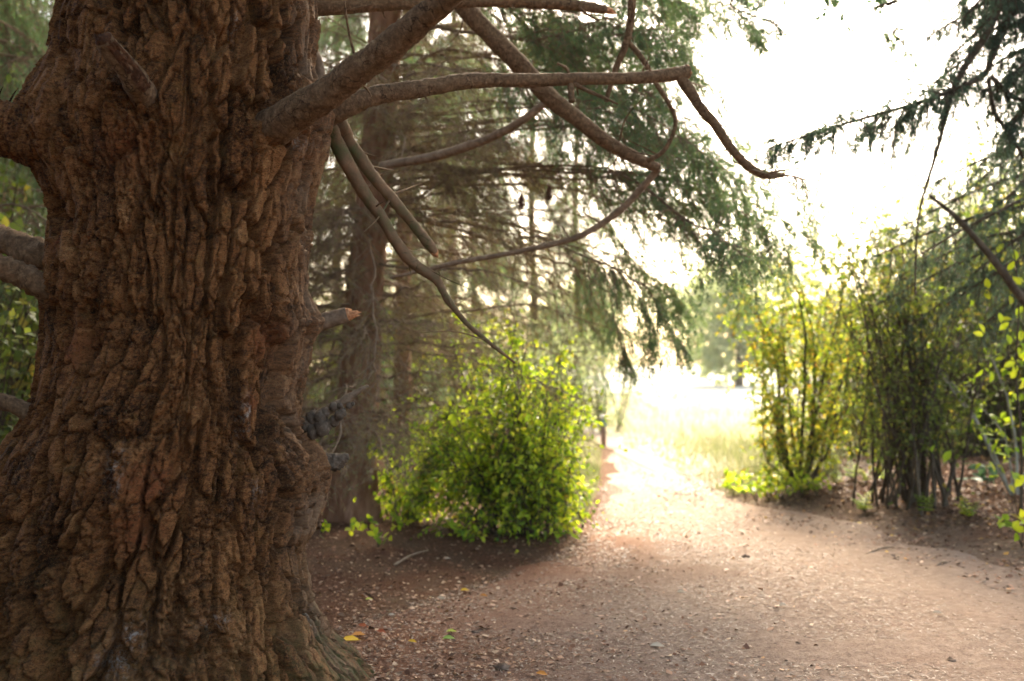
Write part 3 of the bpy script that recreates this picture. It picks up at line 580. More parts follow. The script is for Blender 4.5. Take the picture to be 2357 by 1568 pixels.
# ------------------------------------------------------------------ conifer boughs
def bough_parts(P, rad, wood, need, t0=0.35, ns=30, sec=0.5, k=9, m=14, nl=0.026, nw=0.0018, droop=0.5, dead=0.0, rng=None, tert=0.11, hang=0.0, zs=.22):
    """P: (n,3) main branch. Adds side twigs to `wood`, needles to `need`."""
    rng = rng or R
    n = len(P); t = np.sort(t0 + (1 - t0) * rng.random(ns)); i = np.minimum((t * (n - 1)).astype(int), n - 2); f = (t * (n - 1) - i)[:, None]
    O = P[i] * (1 - f) + P[i + 1] * f; T = nrm(P[i + 1] - P[i]); up = np.array([0, 0, 1.0])
    side = nrm(np.cross(T, up)) * np.where(np.arange(ns) % 2, 1, -1)[:, None]
    D = nrm(T * (0.20 + .6 * rng.random((ns, 1))) + side * (0.9 * rng.random((ns, 1)) + .15) * (1 - hang * .6) + up * rng.normal(-0.18 - hang, zs, (ns, 1)))
    ln = sec * (0.45 + 0.75 * rng.random(ns)) * (1.15 - 0.75 * (t - t0) / (1 - t0 + 1e-6))
    q = np.linspace(0, 1, 3); g_ = np.zeros((ns, 3, 3)); g_[:, :, 2] = -(droop * ln)[:, None] * q[None] ** 2
    S = O[:, None] + D[:, None] * (ln[:, None] * q[None])[:, :, None] + g_
    S += rng.normal(size=S.shape) * 0.012 * q[None, :, None]
    rs = np.interp(t, np.linspace(0, 1, n), rad)
    tubes(wood, S, np.minimum(rs[:, None] * 0.55, 0.006) * (1 - .75 * q)[None] + 0.0009, 3, r=rng.random(ns))
    # tertiary twigs
    tt = rng.random((ns, k)) * 0.92 + 0.08; ii = np.minimum((tt * 2).astype(int), 1); ff = (tt * 2 - ii)[..., None]
    ar = np.arange(ns)[:, None]
    A = S[ar, ii] * (1 - ff) + S[ar, ii + 1] * ff; TT = nrm(S[ar, ii + 1] - S[ar, ii])
    sd = nrm(np.cross(TT, up)) * np.where(rng.random((ns, k)) > .5, 1, -1)[..., None]
    TD_ = nrm(TT * .8 + sd * (.25 + .6 * rng.random((ns, k, 1))) + up * rng.normal(-.2 - hang, .5, (ns, k, 1)))
    tl = tert * (0.5 + .9 * rng.random((ns, k)))
    A = A.reshape(-1, 3); TD_ = TD_.reshape(-1, 3); tl = tl.reshape(-1); nt_ = len(A)
    B = A + TD_ * tl[:, None] + np.array([0, 0, -1.0]) * (0.25 * tl)[:, None]
    needles(wood, A, B - A, np.ones(nt_), .0022, rng.random(nt_))
    keep = rng.random(nt_) >= dead
    A, B = A[keep], B[keep]; nt_ = len(A)
    if m and nt_ and need is not None:
        u = rng.random((nt_, m)); p = A[:, None] * (1 - u[..., None]) + B[:, None] * u[..., None]
        ax_ = nrm(B - A)[:, None]; rv = rng.normal(size=(nt_, m, 3)); rv -= (rv * ax_).sum(-1, keepdims=True) * ax_
        nd_ = nrm(nrm(rv) * 0.85 + ax_ * 0.55 + np.array([0, 0, -0.1])); c = nt_ * m
        tone = np.repeat(np.clip(rng.random(nt_) * .8 + .2 * rng.random(nt_), 0, 1), m)
        needles(need, p.reshape(-1, 3), nd_.reshape(-1, 3), nl * (0.7 + .6 * rng.random(c)), nw, tone)

# the needled tip of the sawn limb's side shoot, and the unseen crown above, lengthened to shade the path
wood, need = Geo(), Geo()
tip = spline([at(1790, 402, 5.2), at(1835, 408, 5.22), at(1872, 425, 5.25), at(1895, 470, 5.27)], 20)
tubes(wood, tip, np.linspace(.006, .0015, 20), 5)
bough_parts(tip, np.linspace(.006, .0015, 20), wood, need, 0.0, 16, .16, 5, 12, .02, .0014, tert=.05)
for x, y in ((1645, 283), (1690, 352), (1730, 390), (1560, 180)):
    sp_ = spline([at(x, y, 5.12), at(x + 45, y + 14, 5.15), at(x + 120, y + 40, 5.2)], 10)
    tubes(wood, sp_, np.linspace(.004, .001, 10), 4); bough_parts(sp_, np.linspace(.004, .001, 10), wood, need, 0.2, 7, .1, 3, 8, .018, .0013, tert=.04)
rc = np.random.default_rng(11)
for i in range(60):
    z = rc.uniform(5.2, 9.5); a = rc.uniform(0, 2 * math.pi) if i < 30 else math.radians(rc.uniform(-70, 40)); ln = rc.uniform(2.2, 4.2) if i < 30 else rc.uniform(3.6, 5.8)
    b = np.array([*trunk_axis(np.array(z)), z]); d = np.array([math.cos(a), math.sin(a), 0.1])
    P = spline([b, b + d * ln * .5, b + d * ln + [0, 0, -.25 * ln]], 16); rr = np.linspace(.045, .006, 16)
    tubes(wood, P, rr, 6); bough_parts(P, rr, wood, need, .25, 26, .7, 7, 6, .08, .020, rng=rc, tert=.2)
wood.v = [v - OFF for v in wood.v]; need.v = [v - OFF for v in need.v]
c_ = wood.build('crown', M['dead'], old); need.build('needles', M['needle'], c_, kind='stuff')

# ------------------------------------------------------------------ the second conifer: brown trunk, dead lower branches, drooping green boughs
def trunk_tube(g, pts, rads, sides=40, n=160, furrow=0.045, seed=0):
    P = spline(pts, n); rd = np.interp(np.linspace(0, 1, n), np.linspace(0, 1, len(rads)), rads)
    ring = tubes(g, P, rd, sides); V = ring.reshape(-1, 3); C = np.repeat(P, sides, 0); d = V - C
    a = np.tile(np.arange(sides) / sides, n); z = np.repeat(P[:, 2], sides)
    f1, f2, _ = worley(a * 13 + .3 * vnoise(a * 20, z * 3), z / .35, seed)
    flare = np.clip(0.35 - (z - P[0, 2]), 0, 1) * (0.5 + .5 * np.cos(a * 2 * math.pi * 5 + seed))
    g.v[-1] = C + d * (1 - furrow * 2 * (1 - sstep(0, .35, f2 - f1)) + .05 * fbm(a * 9, z * 2, 0, 3, seed) + flare)[:, None]
    return P
B2 = on_ground(812, 1196); T2Y = B2[1]
c2 = thing('tall_conifer', 'tall conifer with a slim reddish trunk and long drooping green boughs over the path', 'tree', B2)
tp = [B2 + [0, 0, -.1], at(820, 1000, T2Y), at(832, 800, T2Y), at(845, 600, T2Y), at(872, 350, T2Y), at(885, 100, T2Y), at(895, -250, T2Y), at(910, -900, T2Y), at(930, -1900, T2Y)]
g = Geo(); TP2 = trunk_tube(g, np.array(tp), [.23, .19, .175, .165, .155, .145, .135, .11, .06], seed=3)
g.v = [v - B2 for v in g.v]; g.build('trunk', M['trunk2'], c2, smooth=True)
def on_axis(P, py):
    z = at(850, py, T2Y)[2]; i = np.argmin(np.abs(P[:, 2] - z)); return P[i]
r2 = np.random.default_rng(21)
GREEN = [  # py on trunk, then px,py points outwards with depth shift
    (30, [(1200, 30, -.2), (1480, 80, -.5), (1640, 190, -.6)]), (-120, [(1250, -90, 0), (1540, -10, -.3), (1740, 80, -.5)]),
    (120, [(1230, 110, .3), (1500, 180, .2), (1590, 290, 0)]), (230, [(1230, 225, -.4), (1500, 300, -.8), (1680, 420, -1.0)]),
    (290, [(1300, 300, .2), (1640, 385, 0), (1870, 490, -.2)]), (330, [(1260, 380, -.2), (1600, 450, -.6), (1840, 560, -.8)]),
    (420, [(1300, 440, .4), (1600, 520, .3), (1770, 610, .2)]), (470, [(1230, 520, -.3), (1450, 610, -.6), (1545, 790, -.7)]),
    (500, [(1180, 560, .2), (1410, 650, .1), (1480, 830, 0)]), (540, [(1120, 600, .5), (1360, 690, .5), (1440, 780, .5)]),
    (-300, [(1150, -230, .1), (1400, -120, -.1), (1600, 40, -.3)]), (-30, [(1150, -10, .7), (1400, 40, .9), (1560, 120, 1.0)]),
    (180, [(1180, 170, .9), (1380, 230, 1.2), (1520, 330, 1.3)]), (350, [(1200, 350, .9), (1480, 420, 1.2), (1640, 520, 1.2)]),
    (400, [(1350, 400, -.7), (1620, 470, -1.1), (1760, 560, -1.3)]), (270, [(1350, 260, .6), (1560, 330, .8), (1760, 400, .9)]),
    (450, [(1320, 520, .8), (1500, 590, 1.0), (1580, 700, 1.0)]), (520, [(1250, 590, 1.1), (1430, 660, 1.3), (1520, 760, 1.3)]), (-200, [(1150, -170, -.5), (1380, -110, -.9), (1560, 20, -1.1)]), (-60, [(1100, -40, -.6), (1330, 20, -1), (1530, 90, -1.2)]), (60, [(1150, 40, .5), (1390, 90, .6), (1600, 150, .7)]), (-160, [(1200, -150, .6), (1450, -70, .8), (1640, 20, .9)]), (150, [(1100, 150, -.8), (1300, 190, -1.2), (1480, 270, -1.4)])]
bi = 0
for py, pts in GREEN:
    for rep in range(1 if py > 485 else 2):
        s = on_axis(TP2, py + 25 * rep); j = 0 if rep == 0 else 1
        W = [s] + [at(x + j * r2.normal(0, 40), y + j * r2.normal(0, 35), T2Y + d + j * r2.normal(0, .5)) for x, y, d in pts]
        P = spline(W, 24) + np.cumsum(r2.normal(size=(24, 3)) * .018, 0); rr = np.linspace(r2.uniform(.010, .020), .003, 24)
        wd, ne, fz = Geo(), Geo(), Geo(); tubes(wd, P, rr, 6)
        low = py > 460
        bough_parts(P, rr, wd, ne, .38 if not low else .5, 24 if low else 42, .42 if low else .60, 9, 15, .028, .0042, droop=.5 if low else .3, rng=r2, tert=.13, hang=.3 if low else .05, zs=.5)
        bough_parts(P[:16], rr[:16], wd, fz, .03, 22, .7, 7, 4, .055, .0022, droop=.25, rng=r2, tert=.24, zs=.4)
        wd.v = [v - B2 for v in wd.v]; ne.v = [v - B2 for v in ne.v]
        fz.v = [v - B2 for v in fz.v]; bo = wd.build('bough', M['dead'], c2); fz.build('dry_twigs', M['needle_dead'], bo, kind='stuff'); ne.build('needles', M['needle'], bo, kind='stuff')
uw, un = Geo(), Geo()  # unseen upper crown, added to keep sun off the near path
for i in range(72):
    z = r2.uniform(5.2, 13.5); s = TP2[np.argmin(np.abs(TP2[:, 2] - z))]; a = math.radians(r2.uniform(120, 415)) if z < 8.0 else r2.uniform(0, 2 * math.pi); ln = (4.6 - .24 * (z - 5)) * r2.uniform(.7, 1.1)
    d = np.array([math.cos(a), math.sin(a), .05]); P = spline([s, s + d * ln * .5, s + d * ln + [0, 0, -.22 * ln]], 14); rr = np.linspace(.03, .005, 14)
    tubes(uw, P, rr, 5); bough_parts(P, rr, uw, un, .2, 24, .8, 7, 4, .08, .015, rng=r2, tert=.24)
uw.v = [v - B2 for v in uw.v]; un.v = [v - B2 for v in un.v]
uo = uw.build('crown', M['dead'], c2); un.build('needles', M['needle'], uo, kind='stuff')
DEADB = [[(1000, 365, -.6), (1130, 325, -1), (1250, 250, -1.4)], [(960, 440, -.3), (1080, 370, -.6), (1200, 300, -.9)], [(780, 512, -.3), (715, 520, -.6)], [(930, 675, -.3), (1010, 640, -.6)],
         [(960, 782, -.2), (1060, 795, -.4), (1150, 765, -.7)], [(950, 852, -.3), (1040, 862, -.6)], [(930, 925, -.3), (1010, 903, -.5)], [(780, 850, .3), (715, 830, .5)], [(790, 780, 0), (716, 760, 0)],
         [(930, 985, -.2), (1000, 955, -.5)], [(900, 560, .5), (1050, 575, .8), (1180, 640, 1)], [(960, 700, .2), (1100, 705, .4), (1250, 740, .5)], [(1000, 620, -.4), (1150, 640, -.7), (1290, 700, -1)]]
DPY = [385, 470, 505, 700, 800, 875, 950, 870, 790, 985, 545, 690, 610]
allw, fuzz = Geo(), Geo()
def dead_branch(W, r0, parent, off, rng, nsub=22):
    P = spline(W, 20) + np.cumsum(rng.normal(size=(20, 3)) * .014, 0); rr = np.linspace(r0, .003, 20); wd = Geo(); tubes(wd, P, rr, 6)
    fz = Geo(); bough_parts(P, rr, wd, fz, .12, nsub, .5, 7, 4, .05, .0020, droop=.15, rng=rng, tert=.22, zs=.4)
    wd.v = [v - off for v in wd.v]; fz.v = [v - off for v in fz.v]; b = wd.build('dead_branch', M['dead'], parent); fz.build('dry_twigs', M['needle_dead'], b, kind='stuff')
for pts, py in zip(DEADB, DPY):
    dead_branch([on_axis(TP2, py)] + [at(x, y, T2Y + d) for x, y, d in pts], .017, c2, B2, r2)
for i in range(88):
    s = on_axis(TP2, r2.uniform(20, 1080)); a = r2.uniform(0, 2 * math.pi); ln = r2.uniform(1.0, 2.7)
    d = np.array([math.cos(a), math.sin(a), r2.normal(.0, .12)]); dr = np.array([0, 0, -r2.uniform(.0, .25) * ln])
    dead_branch([s, s + d * ln * .5 + dr * .1, s + d * ln + dr], r2.uniform(.008, .016), c2, B2, r2, 26)

# ------------------------------------------------------------------ template conifers for the woods behind
def wood_conifer(name, label, seed, H=13.0, live=4.0, mat='needle', group='conifers of the woods behind'):
    rg = np.random.default_rng(seed); root = thing(name, label, 'tree', (0, 0, 0), group)
    g = Geo(); P = trunk_tube(g, np.array([[0, 0, -.2], [.05, 0, 2.5], [.0, .08, 6], [.05, 0, 9.5], [0, 0, H]]), [.13, .105, .09, .07, .02], 16, 60, seed=seed)
    g.build('trunk', M['trunk2'], root, smooth=True)
    wd, ne, dw, df = Geo(), Geo(), Geo(), Geo()
    for i in range(105):
        z = 0.5 + (H - 1.0) * (i / 105) ** 0.95; a = rg.uniform(0, 2 * math.pi); ln = (3.2 - 2.6 * (z / H)) * rg.uniform(.6, 1.1)
        s = np.array([0, 0, z]); d = np.array([math.cos(a), math.sin(a), rg.normal(.05, .12)])
        Pb = spline([s, s + d * ln * .5, s + d * ln + [0, 0, -rg.uniform(.1, .35) * ln]], 12); rr = np.linspace(.02, .003, 12)
        if z < live and rg.random() < .82:
            tubes(dw, Pb, rr, 5, r=rg.random()); bough_parts(Pb, rr, dw, df, .1, 20, .6, 5, 5, .05, .0022, droop=.15, rng=rg, tert=.24)
        else:
            tubes(wd, Pb, rr, 5, r=rg.random()); bough_parts(Pb, rr, wd, ne,   .25, 26, .7, 7, 7, .05, .0058, rng=rg, tert=.2, hang=.4)
    o = dw.build('dead_branches', M['dead'], root, kind='stuff'); df.build('dry_twigs', M['needle_dead'], o, kind='stuff')
    o = wd.build('crown', M['dead'], root); ne.build('needles', M[mat], o, kind='stuff')
    return root
WL = 'conifer with bare dead lower branches in the shady woods behind the old trunk'
tA = wood_conifer('woodland_conifer', WL, 41, 13, 4.2); tB = wood_conifer('woodland_conifer', WL, 42, 12, 2.6)
spotsA = [at(925, 1100, 13.2)[:2], at(690, 1100, 15.0)[:2], (-6.2, 11.5), (-8.4, 9.2), at(1230, 1050, 24.0)[:2], (-5.0, 19.0), (-5.6, 10.2), (-8.2, 16.0), (-11, 21), (-14, 26)]
spotsB = [at(1040, 1050, 22.0)[:2], at(770, 1050, 20.0)[:2], at(1330, 1050, 27)[:2], (-9.5, 14.0), (-6.8, 7.2), (-2.6, 26.0), (-1.2, 30.0), (-6.4, 25), (-9, 29), (-13, 20), (-17, 30), (-12.5, 16), (-5.3, 9.4), (-6.9, 12.6)]
for tpl, spots in ((tA, spotsA), (tB, spotsB)):
    for i, (x, y) in enumerate(spots):
        rz, s = R.uniform(0, 6.28), R.uniform(.85, 1.12); loc = (x, y, float(gz(x, y)))
        if i == 0: tpl.location = loc; tpl.rotation_euler = (0, 0, rz)
        else: copy_tree(tpl, loc, rz, s)
# unseen conifers added behind the viewer to hold back sky light
for x, y in ((-4.5, -1.5), (-2.6, -4.0), (-7.5, 2.2), (-3.2, -7.5), (-6.4, -4.6), (-9.2, -1.2), (-1.4, -10.5)):
    c = copy_tree(tB, (x, y, float(gz(x, y))), R.uniform(0, 6.28), 1.05, 'conifer of the shady woods on the viewer\'s side of the clearing'); c['group'] = 'added light-blocking conifers'

# ------------------------------------------------------------------ overhanging fir from the far bank
FB = np.array([6.9, 8.6, float(gz(6.9, 8.6))])
fir = thing('overhanging_fir', 'dark bluish fir whose thin needled boughs hang over the sunlit bank', 'tree', FB)
g = Geo(); trunk_tube(g, np.array([FB + [0, 0, -.2], FB + [0, 0, 3], FB + [.1, 0, 7], FB + [0, .1, 11]]), [.25, .2, .15, .05], 24, 60, seed=9); g.v = [v - FB for v in g.v]; g.build('trunk', M['trunk2'], fir, smooth=True)
rf = np.random.default_rng(31)
def fir_bough(pts, half, foliage=True, t0=.1, ns=26, sec=.26, start=None, k=6, m=11):
    W = ([start] if start is not None else []) + [at(*p) for p in pts]
    P = spline(W, 36); rr = np.interp(np.linspace(0, 1, 36), np.linspace(0, 1, len(half)), [npx(h, 7.2) for h in half])
    wd, ne = Geo(), Geo(); tubes(wd, P, rr, 7)
    if foliage: bough_parts(P, rr, wd, ne, t0, ns, sec, k, m, .027, .0040, droop=.5, rng=rf, tert=.09, hang=.05, zs=.75)
    else: bough_parts(P, rr, wd, ne, .2, 10, .12, 2, 0, rng=rf, tert=.05)
    wd.v = [v - FB for v in wd.v]; b = wd.build('bough', M['stem'], fir)
    if ne.v: ne.v = [v - FB for v in ne.v]; ne.build('needles', M['needle_blue'], b, kind='stuff')
top = FB + np.array([0, 0, 5.6])
fir_bough([(2420, -180, 7.6), (2318, -20, 7.3), (2275, 70, 7.2), (2235, 130, 7.2), (2195, 205, 7.2), (2172, 290, 7.2), (2150, 370, 7.2), (2125, 450, 7.2), (2110, 540, 7.2), (2106, 680, 7.2)], [14, 12, 10, 9, 9, 7, 5, 4, 3, 2, 2], foliage=False, start=top)
fir_bough([(2440, -160, 7.8), (2345, -10, 7.5), (2310, 70, 7.4), (2280, 140, 7.3), (2265, 172, 7.3), (2200, 205, 7.2), (2110, 238, 7.1), (1990, 272, 7.0), (1880, 305, 6.9), (1770, 340, 6.9)], [14, 12, 9, 8, 8, 6, 5, 4, 3, 2], t0=.58, ns=130, sec=.36, start=top, k=8, m=14)
fir_bough([(2280, 175, 7.3), (2320, 215, 7.3), (2357, 235, 7.3), (2450, 300, 7.4)], [6, 6, 5, 4], ns=20)
fir_bough([(2275, 180, 7.3), (2290, 260, 7.3), (2325, 310, 7.3), (2357, 365, 7.3)], [5, 5, 4, 3], ns=14)
for x0, y0, x1, y1 in ((2440, -150, 2170, 40), (2420, -60, 2190, 130), (2450, -30, 2240, 110), (2470, 40, 2270, 250), (2480, -100, 2250, 20), (2470, 120, 2300, 320), (2500, 60, 2330, 170), (2480, -170, 2120, -10), (2460, 0, 2150, 190), (2470, 80, 2210, 200), (2400, -120, 2200, 60), (2500, 150, 2260, 210), (2490, 200, 2310, 290), (2440, -60, 2130, 90)):
    Yd = rf.uniform(6.9, 7.9); fir_bough([(x0, y0, Yd + .3), ((x0 + x1) / 2 + 10, (y0 + y1) / 2 - 25, Yd), (x1, y1, Yd)], [8, 6, 2], t0=.15, ns=60, sec=.36, start=top + [0, 0, rf.normal(0, .3)], k=7)
for x0, y0, x1, y1 in ((2430, 380, 2040, 540), (2450, 430, 2110, 590), (2440, 500, 2060, 640), (2450, 560, 2180, 700), (2420, 330, 2150, 420), (2440, 620, 2250, 760), (2380, 470, 1990, 600), (2400, 540, 2020, 700), (2420, 300, 2180, 480), (2450, 360, 2200, 560), (2460, 480, 2230, 640), (2380, 580, 2080, 760), (2460, 640, 2160, 830)):
    Yd = rf.uniform(8.2, 9.5); fir_bough([(x0, y0, Yd + .3), ((x0 + x1) / 2 + 10, (y0 + y1) / 2 - 20, Yd), (x1, y1, Yd)], [8, 5, 2], t0=.1, ns=44, sec=.40, start=FB + [0, 0, rf.uniform(2.6, 3.6)], k=7)
for pts in ([(2130, -40, 7.4), (2090, 0, 7.3), (2060, 70, 7.2), (2010, 125, 7.1)],):
    fir_bough(pts, [3, 3, 2, 1], ns=10, sec=.1, start=top + [0, 0, .6], foliage=False)
fir_bough([(2200, -140, 7.4), (2080, -15, 7.3), (2020, 15, 7.2), (1970, 25, 7.2)], [5, 4, 3, 2], foliage=False, start=top + [0, 0, .8])
fir_bough([(1900, -120, 7.6), (1760, -30, 7.5), (1680, 10, 7.5), (1800, 60, 7.4), (1830, 85, 7.4)][0:4], [4, 4, 3, 2], t0=.45, ns=26, sec=.22, start=top + [0, 0, 1.0])
fir_bough([(2470, 800, 8.2), (2357, 690, 8.1), (2305, 622, 8.0), (2255, 560, 8.0), (2200, 500, 8.0), (2140, 450, 8.1)], [14, 13, 11, 9, 7, 4], foliage=False, start=FB + [0, 0, 1.2])

uw, un = Geo(), Geo()  # unseen fir crown, extended towards the path to block the sun
for i in range(46):
    z = rf.uniform(4.8, 10.5); s = FB + [0, 0, z - FB[2]]; a = rf.uniform(0, 2 * math.pi); ln = (4.6 - .3 * (z - 4.8)) * rf.uniform(.7, 1.1)
    d = np.array([math.cos(a), math.sin(a), .08]); P = spline([s, s + d * ln * .5, s + d * ln + [0, 0, -.1 * ln]], 14); rr = np.linspace(.03, .005, 14)
    tubes(uw, P, rr, 5); bough_parts(P, rr, uw, un, .2, 24, .7, 7, 4, .08, .022, rng=rf, tert=.22)
for i in range(34):
    z = rf.uniform(6.0, 9.5); s = FB + [0, 0, z - FB[2]]; a = math.radians(rf.uniform(95, 185)); ln = rf.uniform(2.8, 4.6); d = np.array([math.cos(a), math.sin(a), .06])
    P = spline([s, s + d * ln * .5, s + d * ln], 14); rr = np.linspace(.03, .005, 14); tubes(uw, P, rr, 5); bough_parts(P, rr, uw, un, .3, 30, .6, 8, 4, .09, .030, droop=.1, rng=rf, tert=.22, hang=-.15)
uw.v = [v - FB for v in uw.v]; un.v = [v - FB for v in un.v]
uo = uw.build('crown', M['stem'], fir); un.build('needles', M['needle_blue'], uo, kind='stuff')

SF = np.array([8.6, 14.2, float(gz(8.6, 14.2))])  # fir added out of frame as a sun blocker for the near path
f2 = thing('shade_fir', 'tall fir added out of frame to shade the path and bank', 'tree', SF)
g = Geo(); trunk_tube(g, np.array([SF + [0, 0, -.2], SF + [0, 0, 4], SF + [.1, 0, 9], SF + [0, .1, 14]]), [.28, .23, .16, .04], 24, 60, seed=19); g.v = [v - SF for v in g.v]; g.build('trunk', M['trunk2'], f2, smooth=True)
uw, un = Geo(), Geo()
for i in range(84):
    z = rf.uniform(7.6, 13.0); s = SF + [0, 0, z - SF[2]]; a = math.radians(rf.uniform(130, 270)) if i < 74 else rf.uniform(0, 6.28); ln = (5.6 - .5 * (z - 7.6)) * rf.uniform(.75, 1.08)
    d = np.array([math.cos(a), math.sin(a), .12]); P = spline([s, s + d * ln * .5, s + d * ln + [0, 0, -.04 * ln]], 14); rr = np.linspace(.035, .005, 14)
    tubes(uw, P, rr, 5); bough_parts(P, rr, uw, un, .10, 32, .9, 7, 4, .10, .034, droop=.12, rng=rf, tert=.24, hang=-.1)
uw.v = [v - SF for v in uw.v]; un.v = [v - SF for v in un.v]
uo = uw.build('crown', M['stem'], f2); un.build('needles', M['needle_blue'], uo, kind='stuff')

# ------------------------------------------------------------------ leafy shrubs
def shrub(name, label, base, stems, mat, stem_mat, nleaf, lsize, group=None, seed=0, twig_n=14, leaf_from=0.35, single=0, tw_len=.35, hangf=-.35, rad=.014, twmat=None, down=0.0, far=False):
    """stems: list of world polylines; leaves sit on twigs along them"""
    rg = np.random.default_rng(seed); root = thing(name, label, 'shrub', base, group); tw, lf = Geo(), Geo(); LP, LD = [], []
    for W in stems:
        W = np.asarray(W); P = spline(W, 18) + np.cumsum(rg.normal(size=(18, 3)) * .009, 0); r0 = rad * rg.uniform(.6, 1.25); rr = np.linspace(r0, .0025, 18)
        g = Geo(); tubes(g, P - base, rr, 4 if far else 5); g.build('stem', stem_mat, root)
        t = leaf_from * .7 + (1 - leaf_from * .7) * rg.random(twig_n); i = (t * 16).astype(int); O = P[i]; T = nrm(P[i + 1] - P[i])
        D = nrm(T * .5 + rg.normal(size=(twig_n, 3)) * .8 + [0, 0, -down]); ln = tw_len * rg.uniform(.4, 1.3, twig_n); q = np.linspace(0, 1, 3)
        S = O[:, None] + D[:, None] * (ln[:, None] * q)[..., None]; S[:, :, 2] -= (.2 + down) * ln[:, None] * q[None] ** 2
        tubes(tw, S - base, np.full((twig_n, 1), .0032) * (1 - .7 * q)[None], 3)
        per = max(1, nleaf // max(1, len(stems) * twig_n)); u = rg.random((twig_n, per)); ii = np.minimum((u * 2).astype(int), 1); ff = (u * 2 - ii)[..., None]; ar = np.arange(twig_n)[:, None]
        LP.append((S[ar, ii] * (1 - ff) + S[ar, ii + 1] * ff).reshape(-1, 3)); LD.append(np.repeat(D, per, 0))
    tw.build('twigs', twmat or stem_mat, root, kind='stuff')
    LP = np.concatenate(LP); LD = np.concatenate(LD); n = len(LP)
    D = nrm(LD * .35 + rg.normal(size=(n, 3)) * .6 + [0, 0, hangf]); N = nrm(rg.normal(size=(n, 3)) * .55 + [0, -.45, .8])
    Ls_ = lsize * rg.uniform(.45, 1.0, n) * (1 + .6 * rg.random(n) ** 3); rn = rg.random(n)
    order = np.argsort(LP[:, 1]); pick = order[:min(n, single * 4)][::4] if single else np.zeros(0, int)
    rest = np.setdiff1d(np.arange(n), pick)
    (quad_leaves if far else leaves)(lf, LP[rest] - base, D[rest], N[rest], Ls_[rest], Ls_[rest] * (.31 if far else .27), rn[rest]); lf.build('foliage', mat, root, kind='stuff')
    for j in pick:
        g = Geo(); leaves(g, LP[j:j + 1] - base, D[j:j + 1], N[j:j + 1], Ls_[j:j + 1], Ls_[j:j + 1] * .27, rn[j:j + 1]); g.build('leaf', mat, root)
    return root
def fan(base, n, H, spread, rg, lean=(0, 0), arch=.25, r0=.12):
    out = []
    for i in range(n):
        a = rg.uniform(0, 2 * math.pi); s = spread * math.sqrt(rg.random()); d = np.array([math.cos(a) * s + lean[0], math.sin(a) * s + lean[1], 0]); h = H * rg.uniform(.7, 1.05)
        b = base + np.array([math.cos(a), math.sin(a), 0]) * r0 * rg.random()
        out.append([b + [0, 0, -.05], b + d * .25 + [0, 0, h * .35], b + d * .6 + [0, 0, h * .72], b + d * (1 + arch) + [0, 0, h * (1 - .25 * arch * s / max(spread, .1))]])
    return out
rs_ = np.random.default_rng(51)
# bright green bush beside the path
GB = on_ground(1190, 1225)
tips = [(1010, 850), (1060, 810), (1110, 790), (1160, 770), (1210, 780), (1260, 790), (1310, 800), (1350, 860), (1370, 930), (1360, 1000), (1365, 1080), (1330, 1120), (1290, 1160), (1240, 1170), (1100, 1180), (1180, 1170), (1010, 1050), (960, 1100), (930, 1080), (900, 1130), (870, 1120), (1050, 930), (1100, 1000), (1250, 950), (1290, 1020), (1180, 900), (1220, 860), (1150, 1080), (1300, 1080), (1340, 1180), (1080, 1120), (1130, 880), (1280, 880), (1000, 970), (1200, 1020), (1385, 960), (1390, 1040), (1375, 1130), (1345, 1215), (1300, 1225), (1180, 760), (1290, 770), (940, 1010), (890, 1080), (850, 1110), (1360, 820), (900, 1150), (950, 1175), (1000, 1190), (930, 1020), (970, 960), (1040, 1180), (860, 1160), (1395, 900), (1400, 990), (1385, 1090), (1360, 1160), (1090, 750), (1150, 730), (1230, 740), (1320, 760), (1050, 780), (1350, 790), (1010, 800)]
st = []
for x, y in tips:
    e = at(min(x + rs_.normal(0, 45), rs_.uniform(1215, 1350)), min(y, 1150) + rs_.normal(0, 42), GB[1] + rs_.uniform(-.75, .7)); b = GB + np.array([rs_.normal(0, .22), rs_.normal(0, .16), -.04])
    mid = b * .45 + e * .55; mid[2] = max(b[2], e[2]) * .85 + rs_.uniform(.05, .3) if y > 1050 else mid[2] + .15
    st.append([b, b * .75 + e * .25 + [0, 0, .12], mid, e])
shrub('leafy_bush', 'bright green leafy bush growing between the slim conifer and the path', GB, st, M['leaf'], M['stem'], 15500, .055, seed=5, twig_n=30, leaf_from=.50, single=160, tw_len=.46, down=.15, rad=.011)
LB = on_ground(930, 1195)
shrub('low_bush', 'low green bush at the foot of the slim reddish conifer', LB, fan(LB, 20, .95, .75, rs_, (.15, -.1)), M['leaf'], M['stem'], 2000, .06, seed=6, twig_n=14, leaf_from=.1, tw_len=.22, rad=.006)
